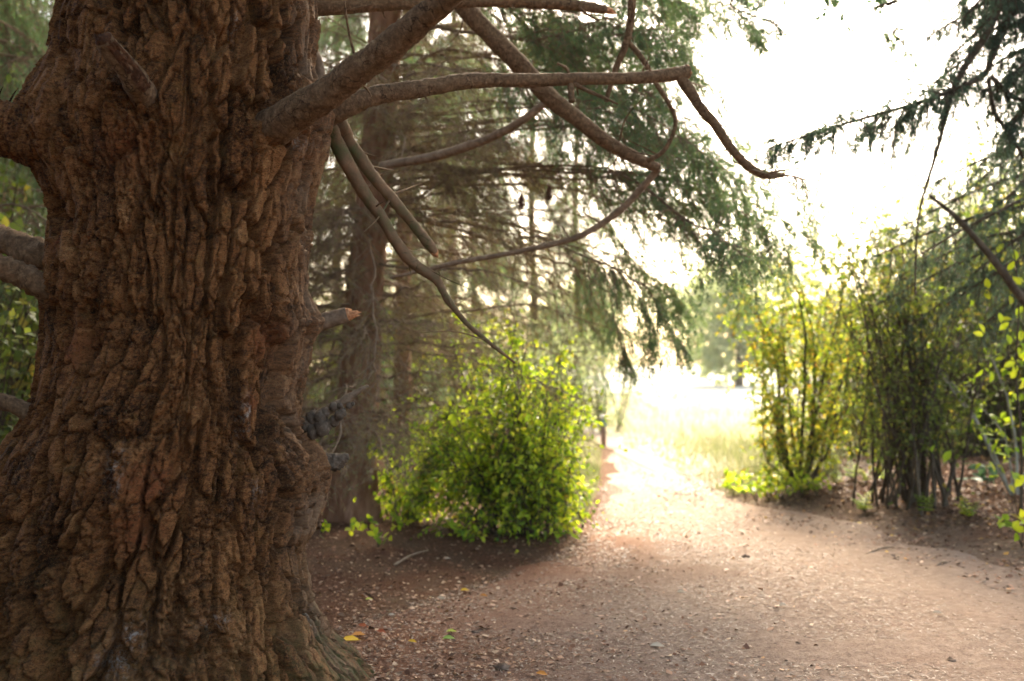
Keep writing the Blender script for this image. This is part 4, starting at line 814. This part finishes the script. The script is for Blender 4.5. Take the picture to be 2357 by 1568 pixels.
# vase-shaped golden shrub
S1 = on_ground(1838, 1126)
v1 = [[(1836, 1128), (1800, 1090), (1766, 1045), (1762, 950), (1768, 850), (1778, 740)], [(1834, 1128), (1800, 1065), (1784, 1010), (1786, 880), (1790, 760), (1800, 660)], [(1842, 1126), (1848, 1040), (1846, 930), (1850, 800), (1856, 680)], [(1838, 1128), (1838, 1050), (1826, 930), (1822, 800), (1822, 640)], [(1846, 1126), (1872, 1060), (1880, 950), (1882, 820), (1890, 690)], [(1848, 1126), (1890, 1070), (1912, 960), (1920, 830), (1940, 720)], [(1836, 1126), (1812, 1060), (1804, 960), (1806, 820), (1760, 700)], [(1840, 1126), (1858, 1030), (1868, 900), (1866, 760), (1840, 620)], [(1836, 1127), (1790, 1060), (1772, 980), (1745, 880), (1700, 740)], [(1842, 1126), (1900, 1040), (1945, 900), (1960, 760), (1960, 640)], [(1838, 1126), (1805, 1000), (1790, 820), (1740, 700), (1660, 730)], [(1836, 1126), (1790, 1000), (1770, 850), (1740, 740), (1690, 690)], [(1840, 1126), (1850, 900), (1850, 740), (1820, 650), (1760, 610)], [(1842, 1126), (1880, 900), (1920, 740), (1930, 640), (1900, 590)], [(1842, 1126), (1900, 950), (1960, 800), (2000, 700), (2030, 620)]]
shrub('vase_shrub', 'vase-shaped shrub of thin upright stems with golden leaves at the field edge', S1, [[at(x, y, S1[1] + k * .06 * ((i % 3) - 1)) for k, (x, y) in enumerate(s)] for i, s in enumerate(v1)], M['leaf_gold'], M['stem'], 7800, .056, seed=7, twig_n=34, leaf_from=.3, tw_len=.38, rad=.02, single=60)
# dark many-stemmed shrub
S2 = on_ground(2085, 1155)
st = []
for i in range(54):
    ex = rs_.uniform(1900, 2370); ey = rs_.uniform(480, 760); b = S2 + np.array([rs_.normal(0, .22), rs_.normal(0, .2), -.05]); e = at(ex, ey, S2[1] + rs_.uniform(-.7, .8))
    m1 = b + (e - b) * np.array([.30, .3, .36]); m2 = b + (e - b) * np.array([.62, .6, .72]); st.append([b, m1, m2, e])
shrub('many_stemmed_shrub', 'large dark shrub of many crowded stems fanning out from one base', S2, st, M['leaf_dark'], M['stem'], 8000, .055, seed=8, twig_n=22, leaf_from=.35, tw_len=.5, rad=.018)
# arching pale shrub to its right
S3 = on_ground(2330, 1140)
v3 = [[(2335, 1145), (2260, 985), (2170, 860), (2060, 760), (1950, 680)], [(2335, 1145), (2240, 960), (2110, 790), (2010, 720), (1880, 690)], [(2340, 1145), (2330, 950), (2250, 760), (2120, 640)], [(2330, 1145), (2300, 1000), (2200, 900), (2080, 870)], [(2345, 1145), (2400, 900), (2330, 700), (2200, 600)], [(2340, 1145), (2380, 1000), (2370, 800), (2300, 640)]]
shrub('arching_shrub', 'sparse shrub with long pale arching branches leaning over the dark shrub', S3, [[at(x, y, S3[1] + .15 * k) for k, (x, y) in enumerate(s)] for s in v3], M['leaf'], M['pale_stem'], 420, .075, seed=9, twig_n=12, leaf_from=.3, tw_len=.45, rad=.016, single=20)
# thickets filling the bank behind
tk = {}
def thicket(px, py, H, spread, mat, label, seed, n=16, nl=1600, name='thicket', ls=.08, group=None, base=None):
    b = on_ground(px, py) if base is None else np.array([base[0], base[1], float(gz(*base))]); rg = np.random.default_rng(seed)
    return shrub(name, label, b, fan(b, n, H, spread, rg, r0=.35), mat, M['stem'], int(nl * .7), ls, seed=seed, twig_n=20, leaf_from=.15, tw_len=.5, rad=.014, group=group, far=True)
thicket(1990, 1090, 1.9, 1.0, M['leaf_gold'], 'yellow-green thicket seen between the vase-shaped and dark shrubs', 61, base=(4.9, 13.6), nl=5000, ls=.055, n=22)
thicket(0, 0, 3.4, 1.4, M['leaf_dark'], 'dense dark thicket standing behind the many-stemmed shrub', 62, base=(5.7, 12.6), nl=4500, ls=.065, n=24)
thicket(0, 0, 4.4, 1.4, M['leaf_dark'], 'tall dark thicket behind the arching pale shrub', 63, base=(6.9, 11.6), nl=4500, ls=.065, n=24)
thicket(0, 0, 5.6, 1.5, M['leaf_gold'], 'tall golden autumn shrub rising above the dark thickets', 64, base=(7.4, 15.2), nl=8000, ls=.07, n=26)
thicket(0, 0, 4.4, 1.3, M['leaf'], 'fresh green thicket under the drooping fir boughs', 65, base=(6.4, 14.2), nl=4500, ls=.065, n=22)
thicket(0, 0, 2.4, 1.2, M['leaf'], 'light green shrub filling the gap between the vase-shaped and dark shrubs', 81, base=(5.2, 12.9), nl=5000, ls=.05, n=26)
thicket(0, 0, 2.6, .9, M['leaf_gold'], 'leafy golden shrub lit from behind, next to the vase-shaped shrub', 66, base=(4.1, 13.4), nl=4200, ls=.055, n=22)
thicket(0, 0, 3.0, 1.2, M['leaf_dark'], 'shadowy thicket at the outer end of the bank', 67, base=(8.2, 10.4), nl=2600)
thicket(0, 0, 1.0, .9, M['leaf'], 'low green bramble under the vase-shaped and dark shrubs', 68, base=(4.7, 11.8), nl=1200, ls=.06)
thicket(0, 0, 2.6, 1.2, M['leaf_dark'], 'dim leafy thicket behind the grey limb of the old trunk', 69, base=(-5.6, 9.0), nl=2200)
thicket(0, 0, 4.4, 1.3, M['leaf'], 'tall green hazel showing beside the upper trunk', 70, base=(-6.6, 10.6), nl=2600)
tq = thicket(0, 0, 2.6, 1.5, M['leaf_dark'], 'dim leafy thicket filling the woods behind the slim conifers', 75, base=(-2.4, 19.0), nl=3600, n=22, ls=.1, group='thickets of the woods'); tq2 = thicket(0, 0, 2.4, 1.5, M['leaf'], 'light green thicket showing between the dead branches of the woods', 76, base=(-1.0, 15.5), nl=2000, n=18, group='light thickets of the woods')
for i, (x, y, s) in enumerate(((-4.5, 20.5, 1.1), (-7, 21.5, 1.1), (-9.5, 22, 1.2), (-0.6, 21, 1.0), (-12, 23.5, 1.3), (-15, 25, 1.3), (-3.4, 23, 1.3), (-8, 13.2, 1.1), (-10, 17.5, 1.2), (-6, 17, 1.1), (1.0, 24.5, 1.2), (-18, 27, 1.4), (-9, 11.2, 1.2))):
    copy_tree(tq, (x, y, float(gz(x, y))), i * 1.7, s)
for i, (x, y, s) in enumerate(((-4.7, 8.9, 1.2), (-5.4, 10.2, 1.5), (-6.3, 12.0, 1.7), (-4.4, 7.9, .9))):
    copy_tree(tq, (x, y, float(gz(x, y))), i * 2.3 + .4, s)
for i, (x, y, s) in enumerate(((-3.4, -2.6, 1.6), (-5.6, -1.0, 1.6), (-1.6, -5.4, 1.6), (-7.2, 1.2, 1.5))):  # unseen thickets added behind the viewer to block horizon glow
    c = copy_tree(tq, (x, y, float(gz(x, y))), i * 1.3, s, 'dim thicket of the shady woods on the viewer\'s side of the clearing'); c['group'] = 'added light-blocking thickets'
for i, (x, y, s) in enumerate(((-3.2, 16.5, 1.0), (-6.9, 14.6, 1.2), (-5.1, 13.6, .9))):
    copy_tree(tq2, (x, y, float(gz(x, y))), i * 2.1, s)
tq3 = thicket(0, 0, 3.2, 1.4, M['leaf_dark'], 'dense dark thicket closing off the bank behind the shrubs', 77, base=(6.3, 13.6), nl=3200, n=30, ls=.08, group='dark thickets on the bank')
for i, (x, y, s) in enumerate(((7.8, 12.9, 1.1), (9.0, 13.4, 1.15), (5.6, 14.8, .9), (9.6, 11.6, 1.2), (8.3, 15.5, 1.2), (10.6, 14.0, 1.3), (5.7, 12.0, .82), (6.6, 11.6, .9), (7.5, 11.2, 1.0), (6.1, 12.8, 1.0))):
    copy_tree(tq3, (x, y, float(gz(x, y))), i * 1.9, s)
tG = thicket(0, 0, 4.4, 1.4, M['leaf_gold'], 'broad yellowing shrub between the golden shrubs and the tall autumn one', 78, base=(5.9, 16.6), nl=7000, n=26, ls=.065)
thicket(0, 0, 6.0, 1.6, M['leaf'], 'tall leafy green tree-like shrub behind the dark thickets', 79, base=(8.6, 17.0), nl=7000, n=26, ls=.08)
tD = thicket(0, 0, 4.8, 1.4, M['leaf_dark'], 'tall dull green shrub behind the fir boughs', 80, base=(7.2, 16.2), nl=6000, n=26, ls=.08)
for x, y, s_, rz, lab in ((6.9, 15.4, 1.08, 1.1, 'yellowing shrub rising right behind the dark many-stemmed shrub'), (8.0, 14.6, 1.1, 2.3, 'yellowing shrub half hidden by the drooping fir boughs'), (4.9, 15.2, .8, 4.0, 'smaller yellowing shrub behind the vase-shaped one')):
    copy_tree(tG, (x, y, float(gz(x, y))), rz, s_, lab)
for x, y, s_, rz, lab in ((8.1, 15.6, 1.05, .8, 'dull green shrub standing beside the tall golden autumn shrub'), (6.1, 14.9, .85, 2.9, 'dull green shrub between the golden and yellowing shrubs'), (9.3, 15.2, 1.1, 5.0, 'dull green shrub at the outer end of the tall thickets')):
    copy_tree(tD, (x, y, float(gz(x, y))), rz, s_, lab)
# bushes where the path bends away
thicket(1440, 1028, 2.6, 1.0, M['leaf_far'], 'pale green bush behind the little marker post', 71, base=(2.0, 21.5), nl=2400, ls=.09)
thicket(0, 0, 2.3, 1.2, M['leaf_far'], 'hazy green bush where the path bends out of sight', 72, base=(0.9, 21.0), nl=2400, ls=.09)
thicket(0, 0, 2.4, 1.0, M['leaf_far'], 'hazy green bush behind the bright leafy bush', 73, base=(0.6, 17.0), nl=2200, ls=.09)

# sapling with separate yellow-green leaves and small plants on the bank
SB = on_ground(2352, 1190); YS = SB[1]
sap = thing('slender_sapling', 'slender sapling with scattered yellow-green leaves by the dark shrubs', 'sapling', SB)
g = Geo(); P = spline([SB, at(2350, 1000, YS), at(2338, 850, YS), at(2345, 700, YS), at(2330, 560, YS), at(2300, 480, YS)], 40); tubes(g, P - SB, np.linspace(.012, .003, 40), 6); g.build('stem', M['stem'], sap)
g = Geo(); P = spline([at(2345, 860, YS), at(2310, 800, YS), at(2270, 760, YS)], 12); tubes(g, P - SB, np.linspace(.005, .002, 12), 5); g.build('twig', M['stem'], sap)
rl = np.random.default_rng(71)
for x, y in ((2252, 745), (2264, 772), (2322, 742), (2330, 735), (2318, 770), (2340, 800), (2262, 850), (2282, 855), (2340, 850), (2335, 835), (2310, 845), (2345, 895), (2350, 870), (2328, 905), (2270, 640), (2300, 628), (2320, 622), (2340, 640), (2352, 655), (2325, 680), (2290, 600), (2350, 600), (2335, 575), (2310, 560), (2355, 705), (2280, 690), (2300, 720), (2352, 760)):
    g = Geo(); c = at(x, y, YS + rl.normal(0, .12)) - SB; d = nrm(np.array([rl.normal(0, .5), rl.normal(0, .3), rl.normal(-.3, .5)])); n = nrm(np.array([rl.normal(0, .5), -1, rl.normal(.3, .4)]))
    leaves(g, c[None], d[None], n[None], [.10], [.026], rl.uniform(.55, 1)); g.build('leaf', M['leaf'], sap)
def plant(name, label, px, py, mat, n, h, ls, seed, group=None, cat='plant', fern=False):
    b = on_ground(px, py); rg = np.random.default_rng(seed); root = thing(name, label, cat, b, group); st = Geo()
    for i in range(n):
        a = rg.uniform(0, 6.28); d = np.array([math.cos(a), math.sin(a), 0]) * h * rg.uniform(.3, .9); e = d + [0, 0, h * rg.uniform(.5, 1.0)]
        P = spline([np.zeros(3), d * .35 + [0, 0, e[2] * .7], e], 8); tubes(st, P, np.linspace(.003, .001, 8), 4)
        if fern:
            q = np.repeat(np.linspace(.25, 1, 9), 2); k = np.minimum((q * 7).astype(int), 6); O = P[k]; T = nrm(P[k + 1] - P[k]); sd = nrm(np.cross(T, [0, 0, 1.0])) * np.where(np.arange(18) % 2, 1, -1)[:, None]
            g = Geo(); leaves(g, O, nrm(sd + T * .4), np.tile([0, 0, 1.0], (18, 1)), ls * (1.15 - q), ls * .16 * (1.1 - .6 * q), rg.random()); g.build('frond', mat, root)
        else:
            for t in (4, 6, 7):
                g = Geo(); leaves(g, P[t][None], nrm(rg.normal(size=(1, 3)) * .6 + d + [0, 0, .1]), nrm(rg.normal(size=(1, 3)) * .4 + [0, -.4, 1]), [ls * rg.uniform(.7, 1.2)], [ls * .3], rg.random()); g.build('leaf', mat, root)
    st.build('stalks', M['stem'], root); return root
plant('understory_plant', 'small plant with broad bluish-green leaves under the dark shrubs', 2275, 1130, M['leaf_blue'], 5, .22, .13, 1)
plant('understory_plant', 'bright green leafy sprig rising beside the slender sapling', 2345, 1200, M['leaf'], 7, .75, .11, 2)
plant('understory_plant', 'glossy green plant at the outer edge of the dirt bank', 2352, 1262, M['leaf'], 8, .28, .09, 3)
for i, (x, y) in enumerate(((1925, 1118), (1960, 1105), (1995, 1112), (2030, 1108), (2130, 1185), (1990, 1180), (2230, 1195))):
    plant('fern', 'small green fern growing in the leaf litter of the bank', x, y, M['leaf'], 6, .22, .09, 20 + i, 'ferns on the bank', 'fern', True)
for i, (x, y) in enumerate(((870, 1262), (800, 1235), (960, 1205), (915, 1225), (1015, 1235), (1080, 1250), (850, 1222), (890, 1180), (740, 1230))):
    plant('seedling', 'tiny green seedling in the litter near the slim reddish conifer', x, y, M['leaf'], 3, .12, .07, 40 + i, 'seedlings in the litter', 'seedling')
for i, (x, y) in enumerate(((1688, 1142), (1715, 1150), (1742, 1156), (1770, 1154), (1800, 1150), (1760, 1138), (1730, 1135), (1700, 1125), (1785, 1135), (1845, 1148), (1880, 1145), (1675, 1128), (1820, 1140))):
    plant('roadside_weed', 'leafy green weed on the path edge below the vase-shaped shrub', x, y, M['leaf'], 8, .2, .08, 60 + i, 'weeds on the path edge', 'weed')

# ------------------------------------------------------------------ grass, litter
def grass(name, label, x, y, h, seed):
    rg = np.random.default_rng(seed); n = len(x); z = gz(x, y); P = np.stack([x, y, z - .02], -1); D = nrm(np.stack([rg.normal(0, .28, n), rg.normal(0, .28, n), np.ones(n)], -1))
    g = Geo(); w = .0035 + .0006 * (y - 10).clip(0, 30); side = nrm(np.cross(D, rg.normal(size=(n, 3)))) * w[:, None]
    mid = P + D * (h * .55)[:, None]; tipp = P + D * h[:, None] + np.stack([rg.normal(0, .3, n), rg.normal(0, .3, n), -np.abs(rg.normal(0, .2, n))], -1) * h[:, None] * .5
    v = np.stack([P - side, P + side, mid + side * .8, mid - side * .8, tipp], 1); b = np.arange(n)[:, None] * 5; rn = np.clip(rg.normal(.42, .2, n) + .25 * vnoise(x * .8, y * .8, 4) + .5 * sstep(13, 22, y), 0, 1)  # far blades paler: the field's glow is painted into their tone
    g.add(v, q=b + np.array([[0, 1, 2, 3]]), r=rn); g.t.append(b + np.array([[3, 2, 4]])); g.tr.append(rn)
    o = g.build(name, M['grass'], kind='stuff'); o['label'] = label; o['category'] = 'grass'
rg = np.random.default_rng(81)
y = 11.0 + 34 * rg.random(40000) ** 1.7; x = xright(y) - .08 + .22 * rg.random(len(y)) * (vnoise(y * 2.3, y * .0, 3.0) + .3) + (rg.random(len(y)) ** 1.1) * (3.2 + .55 * (y - 11)); k = (x < 3.6 + .30 * (y - 11)) | (y > 15); x, y = x[k], y[k]
grass('field_grass', 'pale dry grass of the sunny field beyond the path', x, y, rg.uniform(.10, .42, len(x)) * (0.3 + .7 * sstep(0, 1.2, x - xright(y))), 82)
y = rg.uniform(9.2, 20, 9000); x = xleft(y) - np.abs(rg.normal(0, .22, 9000)) - .10
grass('verge_grass', 'green grass strip between the bright bush and the path', x, y, rg.uniform(.08, .28, 9000), 83)
def chips(name, label, x, y, size, mat, seed, asp=.45, lift=.25, lo=0, hi=1, cat='litter', fold=.25):
    rg = np.random.default_rng(seed); n = len(x); P = np.stack([x, y, surf(x, y) + .006], -1); a = rg.uniform(0, 6.28, n)
    D = nrm(np.stack([np.cos(a), np.sin(a), rg.normal(0, lift, n)], -1)); N = nrm(np.stack([rg.normal(0, lift, n), rg.normal(0, lift, n), np.ones(n)], -1))
    S = nrm(np.cross(D, N)) * (size * asp * rg.uniform(.5, 1.2, n))[:, None]; L_ = D * size[:, None]; bend = np.array([0, 0, 1.0]) * (size * fold)[:, None]
    v = np.stack([P, P + L_ * .5 - S + bend * rg.uniform(0, .8, (n, 1)), P + L_, P + L_ * .5 + S + bend * rg.uniform(0, .8, (n, 1))], 1)
    g = Geo(); g.add(v, q=np.arange(n * 4).reshape(n, 4), r=lo + (hi - lo) * rg.random(n)); o = g.build(name, mat, kind='stuff'); o['label'] = label; o['category'] = cat
n = 105000; y = 3.4 + 8.5 * rg.random(n) ** 1.5; x = rg.uniform(-3.2, 2.6, n) * (.4 + y / 9); k = (x < xleft(y) + 2.6 * rg.random(n) ** 1.6 + .35 * np.clip(6 - y, 0, 3)) & (rg.random(n) < .75 + .5 * vnoise(x * 1.5, y * 1.5, 6)); x, y = x[k], y[k]
chips('leaf_litter', 'reddish brown leaf and needle litter around the old trunk', x, y, rg.uniform(.008, .040, len(x)) * (.6 + .8 * rg.random(len(x)) ** 3), M['litter'], 91, hi=.955, lo=.1)
n = 52000; y = 5.5 + 8 * rg.random(n); x = xright(y) - .35 + 4.2 * rg.random(n) ** 1.25; x = x - .5; k = rg.random(n) < .10 + .90 * sstep(-.5, .7, x - xright(y) + .7 * vnoise(x * 1.6, y * 1.6, 8)); x, y = x[k], y[k]
chips('bank_leaf_litter', 'brown and orange fallen leaves covering the bank under the shrubs', x, y, rg.uniform(.015, .05, len(x)), M['litter'], 92)
n = 68000; y = 3.6 + 9 * rg.random(n) ** 1.5; x = xleft(y) + (xright(y) - xleft(y)) * rg.random(n); k = rg.random(n) < (1 - .85 * sstep(-1.8, -.7, x - xright(y))); x, y = x[k], y[k]
chips('straw_litter', 'pale needles and straw scattered over the trodden path', x, y, rg.uniform(.012, .038, len(x)), M['straw'], 93, asp=.11, lift=.05, fold=.1, lo=.25)
FALL = [(804, 1487, .11, 'yellow', 'long yellow fallen leaf beside the trunk root'), (822, 1474, .08, 'orange', 'orange fallen leaf touching the long yellow one'), (832, 1450, .07, 'red', 'rusty red fallen leaf near the trunk root'), (1030, 1482, .07, 'green', 'flat green fallen leaf on the reddish litter'), (1037, 1464, .06, 'lime', 'yellow-green curled leaf just behind the flat green leaf'), (1068, 1367, .06, 'yellow', 'small bright yellow leaf standing out on the reddish litter'), (1112, 1379, .05, 'orange', 'small orange leaf near the small bright yellow leaf'), (1014, 1385, .06, 'pale', 'whitish upright fallen leaf on the reddish litter'), (848, 1385, .05, 'lime', 'lime green fallen leaf on the shaded litter'), (900, 1425, .045, 'pale', 'pale beige leaf on the shaded litter'), (948, 1487, .05, 'yellow', 'tiny yellow leaf between the root and the flat green leaf'), (876, 1462, .06, 'red', 'dark red leaf scrap beside pale chips'), (1245, 1560, .06, 'orange', 'orange brown leaf at the dark hollow in the litter'), (1566, 1372, .06, 'pale', 'slim whitish leaf lying on the bright path'), (1800, 1402, .06, 'pale', 'whitish leaf scrap lying on the middle of the path'), (1510, 1498, .08, 'pale', 'ragged whitish leaf on the darker path'), (2155, 1420, .06, 'pale', 'thin pale leaf near the sandy bank'), (1030, 1290, .05, 'pale', 'pinkish grey leaf below the bright green bush'), (1285, 1235, .07, 'orange', 'orange leaf caught at the corner of the bright green bush')]
FC = {'yellow': (.62, .36, .03), 'orange': (.55, .22, .05), 'red': (.33, .08, .03), 'green': (.22, .30, .06), 'lime': (.36, .36, .06), 'pale': (.42, .33, .23)}
FM = {k: leaf_mat(k + '_fallen_leaf', [(0, c), (1, tuple(v * 1.1 for v in c))], .15, .5, 1.0) for k, c in FC.items()}
for i, (px, py, s, c, lab) in enumerate(FALL):
    b = on_ground(px, py); a = R.uniform(-.5, .5); g = Geo(); n = 1
    leaves(g, np.zeros((1, 3)), np.array([[math.cos(a), math.sin(a), .08]]), np.array([[R.normal(0, .15), -.35, 1.0]]), [s], [s * .24], .5, fold=.4)
    o = g.build('fallen_leaf', FM[c]); o.location = (b[0] - s * .4, b[1], float(surf(b[0], b[1])) + .012); tag(o, lab, 'leaf', 'fallen leaves')
stone_m = wood_mat('dark_stone', (.07, .044, .03), (.12, .08, .055), (.18, .125, .09), 20)
for px, py, s, lab in ((1155, 1545, .045, 'dark clod of earth in the reddish litter'), (2190, 1528, .035, 'dark pebble on the shaded end of the path'), (1715, 1287, .035, 'small dark clod on the bright path'), (1095, 1462, .025, 'dark lump beside the flat green leaf')):
    b = on_ground(px, py); g = Geo(); v0 = OFF.copy(); knob(OFF, s, g); v = g.v[0]; g.v = [v * [.9, .7, .3] + .02 * s / .05 * np.stack([fbm(v[:, 0] * 30, v[:, 1] * 30, v[:, 2] * 30, 2, q + px) for q in range(3)], -1)]
    o = g.build('earth_clod', stone_m, smooth=True); o.location = (b[0], b[1], float(surf(b[0], b[1])) + s * .2); tag(o, lab, 'clod')
rt = np.random.default_rng(95)
for x0, y0, x1, y1, lab in ((905, 1305, 985, 1270, 'grey fallen stick in the litter below the low bush'), (1990, 1282, 2060, 1262, 'dark stick half buried in the sandy bank'), (2150, 1310, 2180, 1298, 'short dark stick sticking out of the sandy slope')):
    a, b = on_ground(x0, y0), on_ground(x1, y1); g = Geo(); P = spline([a + [0, 0, .012], (a + b) / 2 + [0, 0, .03], b + [0, 0, .012]], 10); tubes(g, P - a, np.linspace(.011, .006, 10), 7); o = g.build('fallen_stick', M['dead']); o.location = a; tag(o, lab, 'stick')

# ------------------------------------------------------------------ pine cones, marker post, far trees
cone_m = wood_mat('cone_scales', (.07, .035, .02), (.13, .065, .038), (.2, .11, .07), 40)
for px, py in ((1200, 466), (1264, 446)):
    c = at(px, py, 6.3); g = Geo()
    for j in range(46):
        t = j / 46; a = j * 2.399; r = .019 * math.sin(math.pi * (.12 + .83 * t)); z = .04 - .08 * t
        p = np.array([[r * .4 * math.cos(a), r * .4 * math.sin(a), z]]); d = np.array([[math.cos(a), math.sin(a), -.55]]); leaves(g, p, d, np.array([[0, 0, 1.0]]), [r * 1.1 + .006], [.008], .5)
    P = np.array([[0, 0, .06], [0, 0, .04], [0, 0, 0], [0, 0, -.035]]); tubes(g, P, np.array([.002, .008, .012, .004]), 8)
    o = g.build('pine_cone', cone_m); o.location = c; tag(o, 'brown cone hanging among the dead branches', 'cone', 'hanging cones')
MP = on_ground(1389, 1026)
mp = thing('marker_post', 'small wooden marker post with a white and teal plate at the path bend', 'post', MP)
def box(g, c, s):
    c, s = np.array(c), np.array(s) / 2; v = np.array([[x, y, z] for x in (-1, 1) for y in (-1, 1) for z in (-1, 1)]) * s + c
    g.add(v, q=[[0, 1, 3, 2], [4, 6, 7, 5], [0, 4, 5, 1], [2, 3, 7, 6], [0, 2, 6, 4], [1, 5, 7, 3]])
def plain(name, col, rough=.6):
    m, nt, out = new_mat(name); p = nd(nt, 'ShaderNodeBsdfPrincipled'); nt.links.new(ramp(nt, noise(nt, 30, 4), [(.3, tuple(c * .85 for c in col)), (.7, col)]), p.inputs['Base Color']); p.inputs['Roughness'].default_value = rough; nt.links.new(p.outputs[0], out.inputs[0]); return m
g = Geo(); box(g, (0, 0, .21), (.085, .085, .52)); g.build('post', plain('post_wood', (.30, .19, .15)), mp)
g = Geo(); box(g, (0, -.05, .40), (.10, .014, .13)); g.build('plate', plain('teal_paint', (.16, .30, .32), .4), mp)
g = Geo(); box(g, (0, 0, .50), (.10, .12, .06)); g.build('cap', plain('white_paint', (.78, .78, .78), .4), mp)
def far_tree(label, seed, H, Rr, name='field_tree'):
    rg = np.random.default_rng(seed); root = thing(name, label, 'tree', (0, 0, 0), 'far trees'); g = Geo()
    tubes(g, spline([[0, 0, -.3], [.1, 0, H * .3], [0, .1, H * .75]], 14), np.linspace(.3, .08, 14), 9)
    for i in range(14):
        a = rg.uniform(0, 6.28); z = H * rg.uniform(.25, .7); d = np.array([math.cos(a), math.sin(a), .5]) * Rr * .75; tubes(g, spline([[0, 0, z], np.array([0, 0, z]) + d * .5, np.array([0, 0, z]) + d + [0, 0, .3]], 8), np.linspace(.09, .02, 8), 5)
    g.build('trunk', M['stem'], root, smooth=True); lf = Geo(); n = 5200; cl = rg.normal(size=(70, 3)); cl = nrm(cl) * rg.random((70, 1)) ** .4 * [Rr, Rr, H * .42] + [0, 0, H * .43]
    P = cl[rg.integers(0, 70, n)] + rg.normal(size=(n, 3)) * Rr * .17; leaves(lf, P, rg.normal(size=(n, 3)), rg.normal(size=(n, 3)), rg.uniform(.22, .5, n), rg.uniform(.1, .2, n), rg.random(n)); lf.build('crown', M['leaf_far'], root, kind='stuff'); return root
FT = far_tree('pale hazy round tree standing far across the field', 101, 10.5, 4.2); FT.location = (13.2, 58, float(gz(13.2, 58)))
for i, (x, y, s) in enumerate(((5, 84, .95), (33, 98, 1.0), (44, 104, 1.1), (-8, 90, 1.1), (-18, 70, 1.0), (56, 112, 1.2))):
    copy_tree(FT, (x, y, float(gz(x, y))), i * 1.3, s)

# ------------------------------------------------------------------ haze
m, nt, out = new_mat('thin_haze'); pv = nd(nt, 'ShaderNodeVolumePrincipled'); pv.inputs['Color'].default_value = (.98, .95, .9, 1)
pv.inputs['Density'].default_value = 0.0004; pv.inputs['Anisotropy'].default_value = 0.35; nt.links.new(pv.outputs[0], out.inputs['Volume'])
g = Geo(); box(g, (0, 95, 8.5), (400, 290, 21)); hz_ = g.build('haze', m, kind='stuff'); hz_['label'] = 'thin bright haze hanging over the field and woods'; hz_['category'] = 'haze'
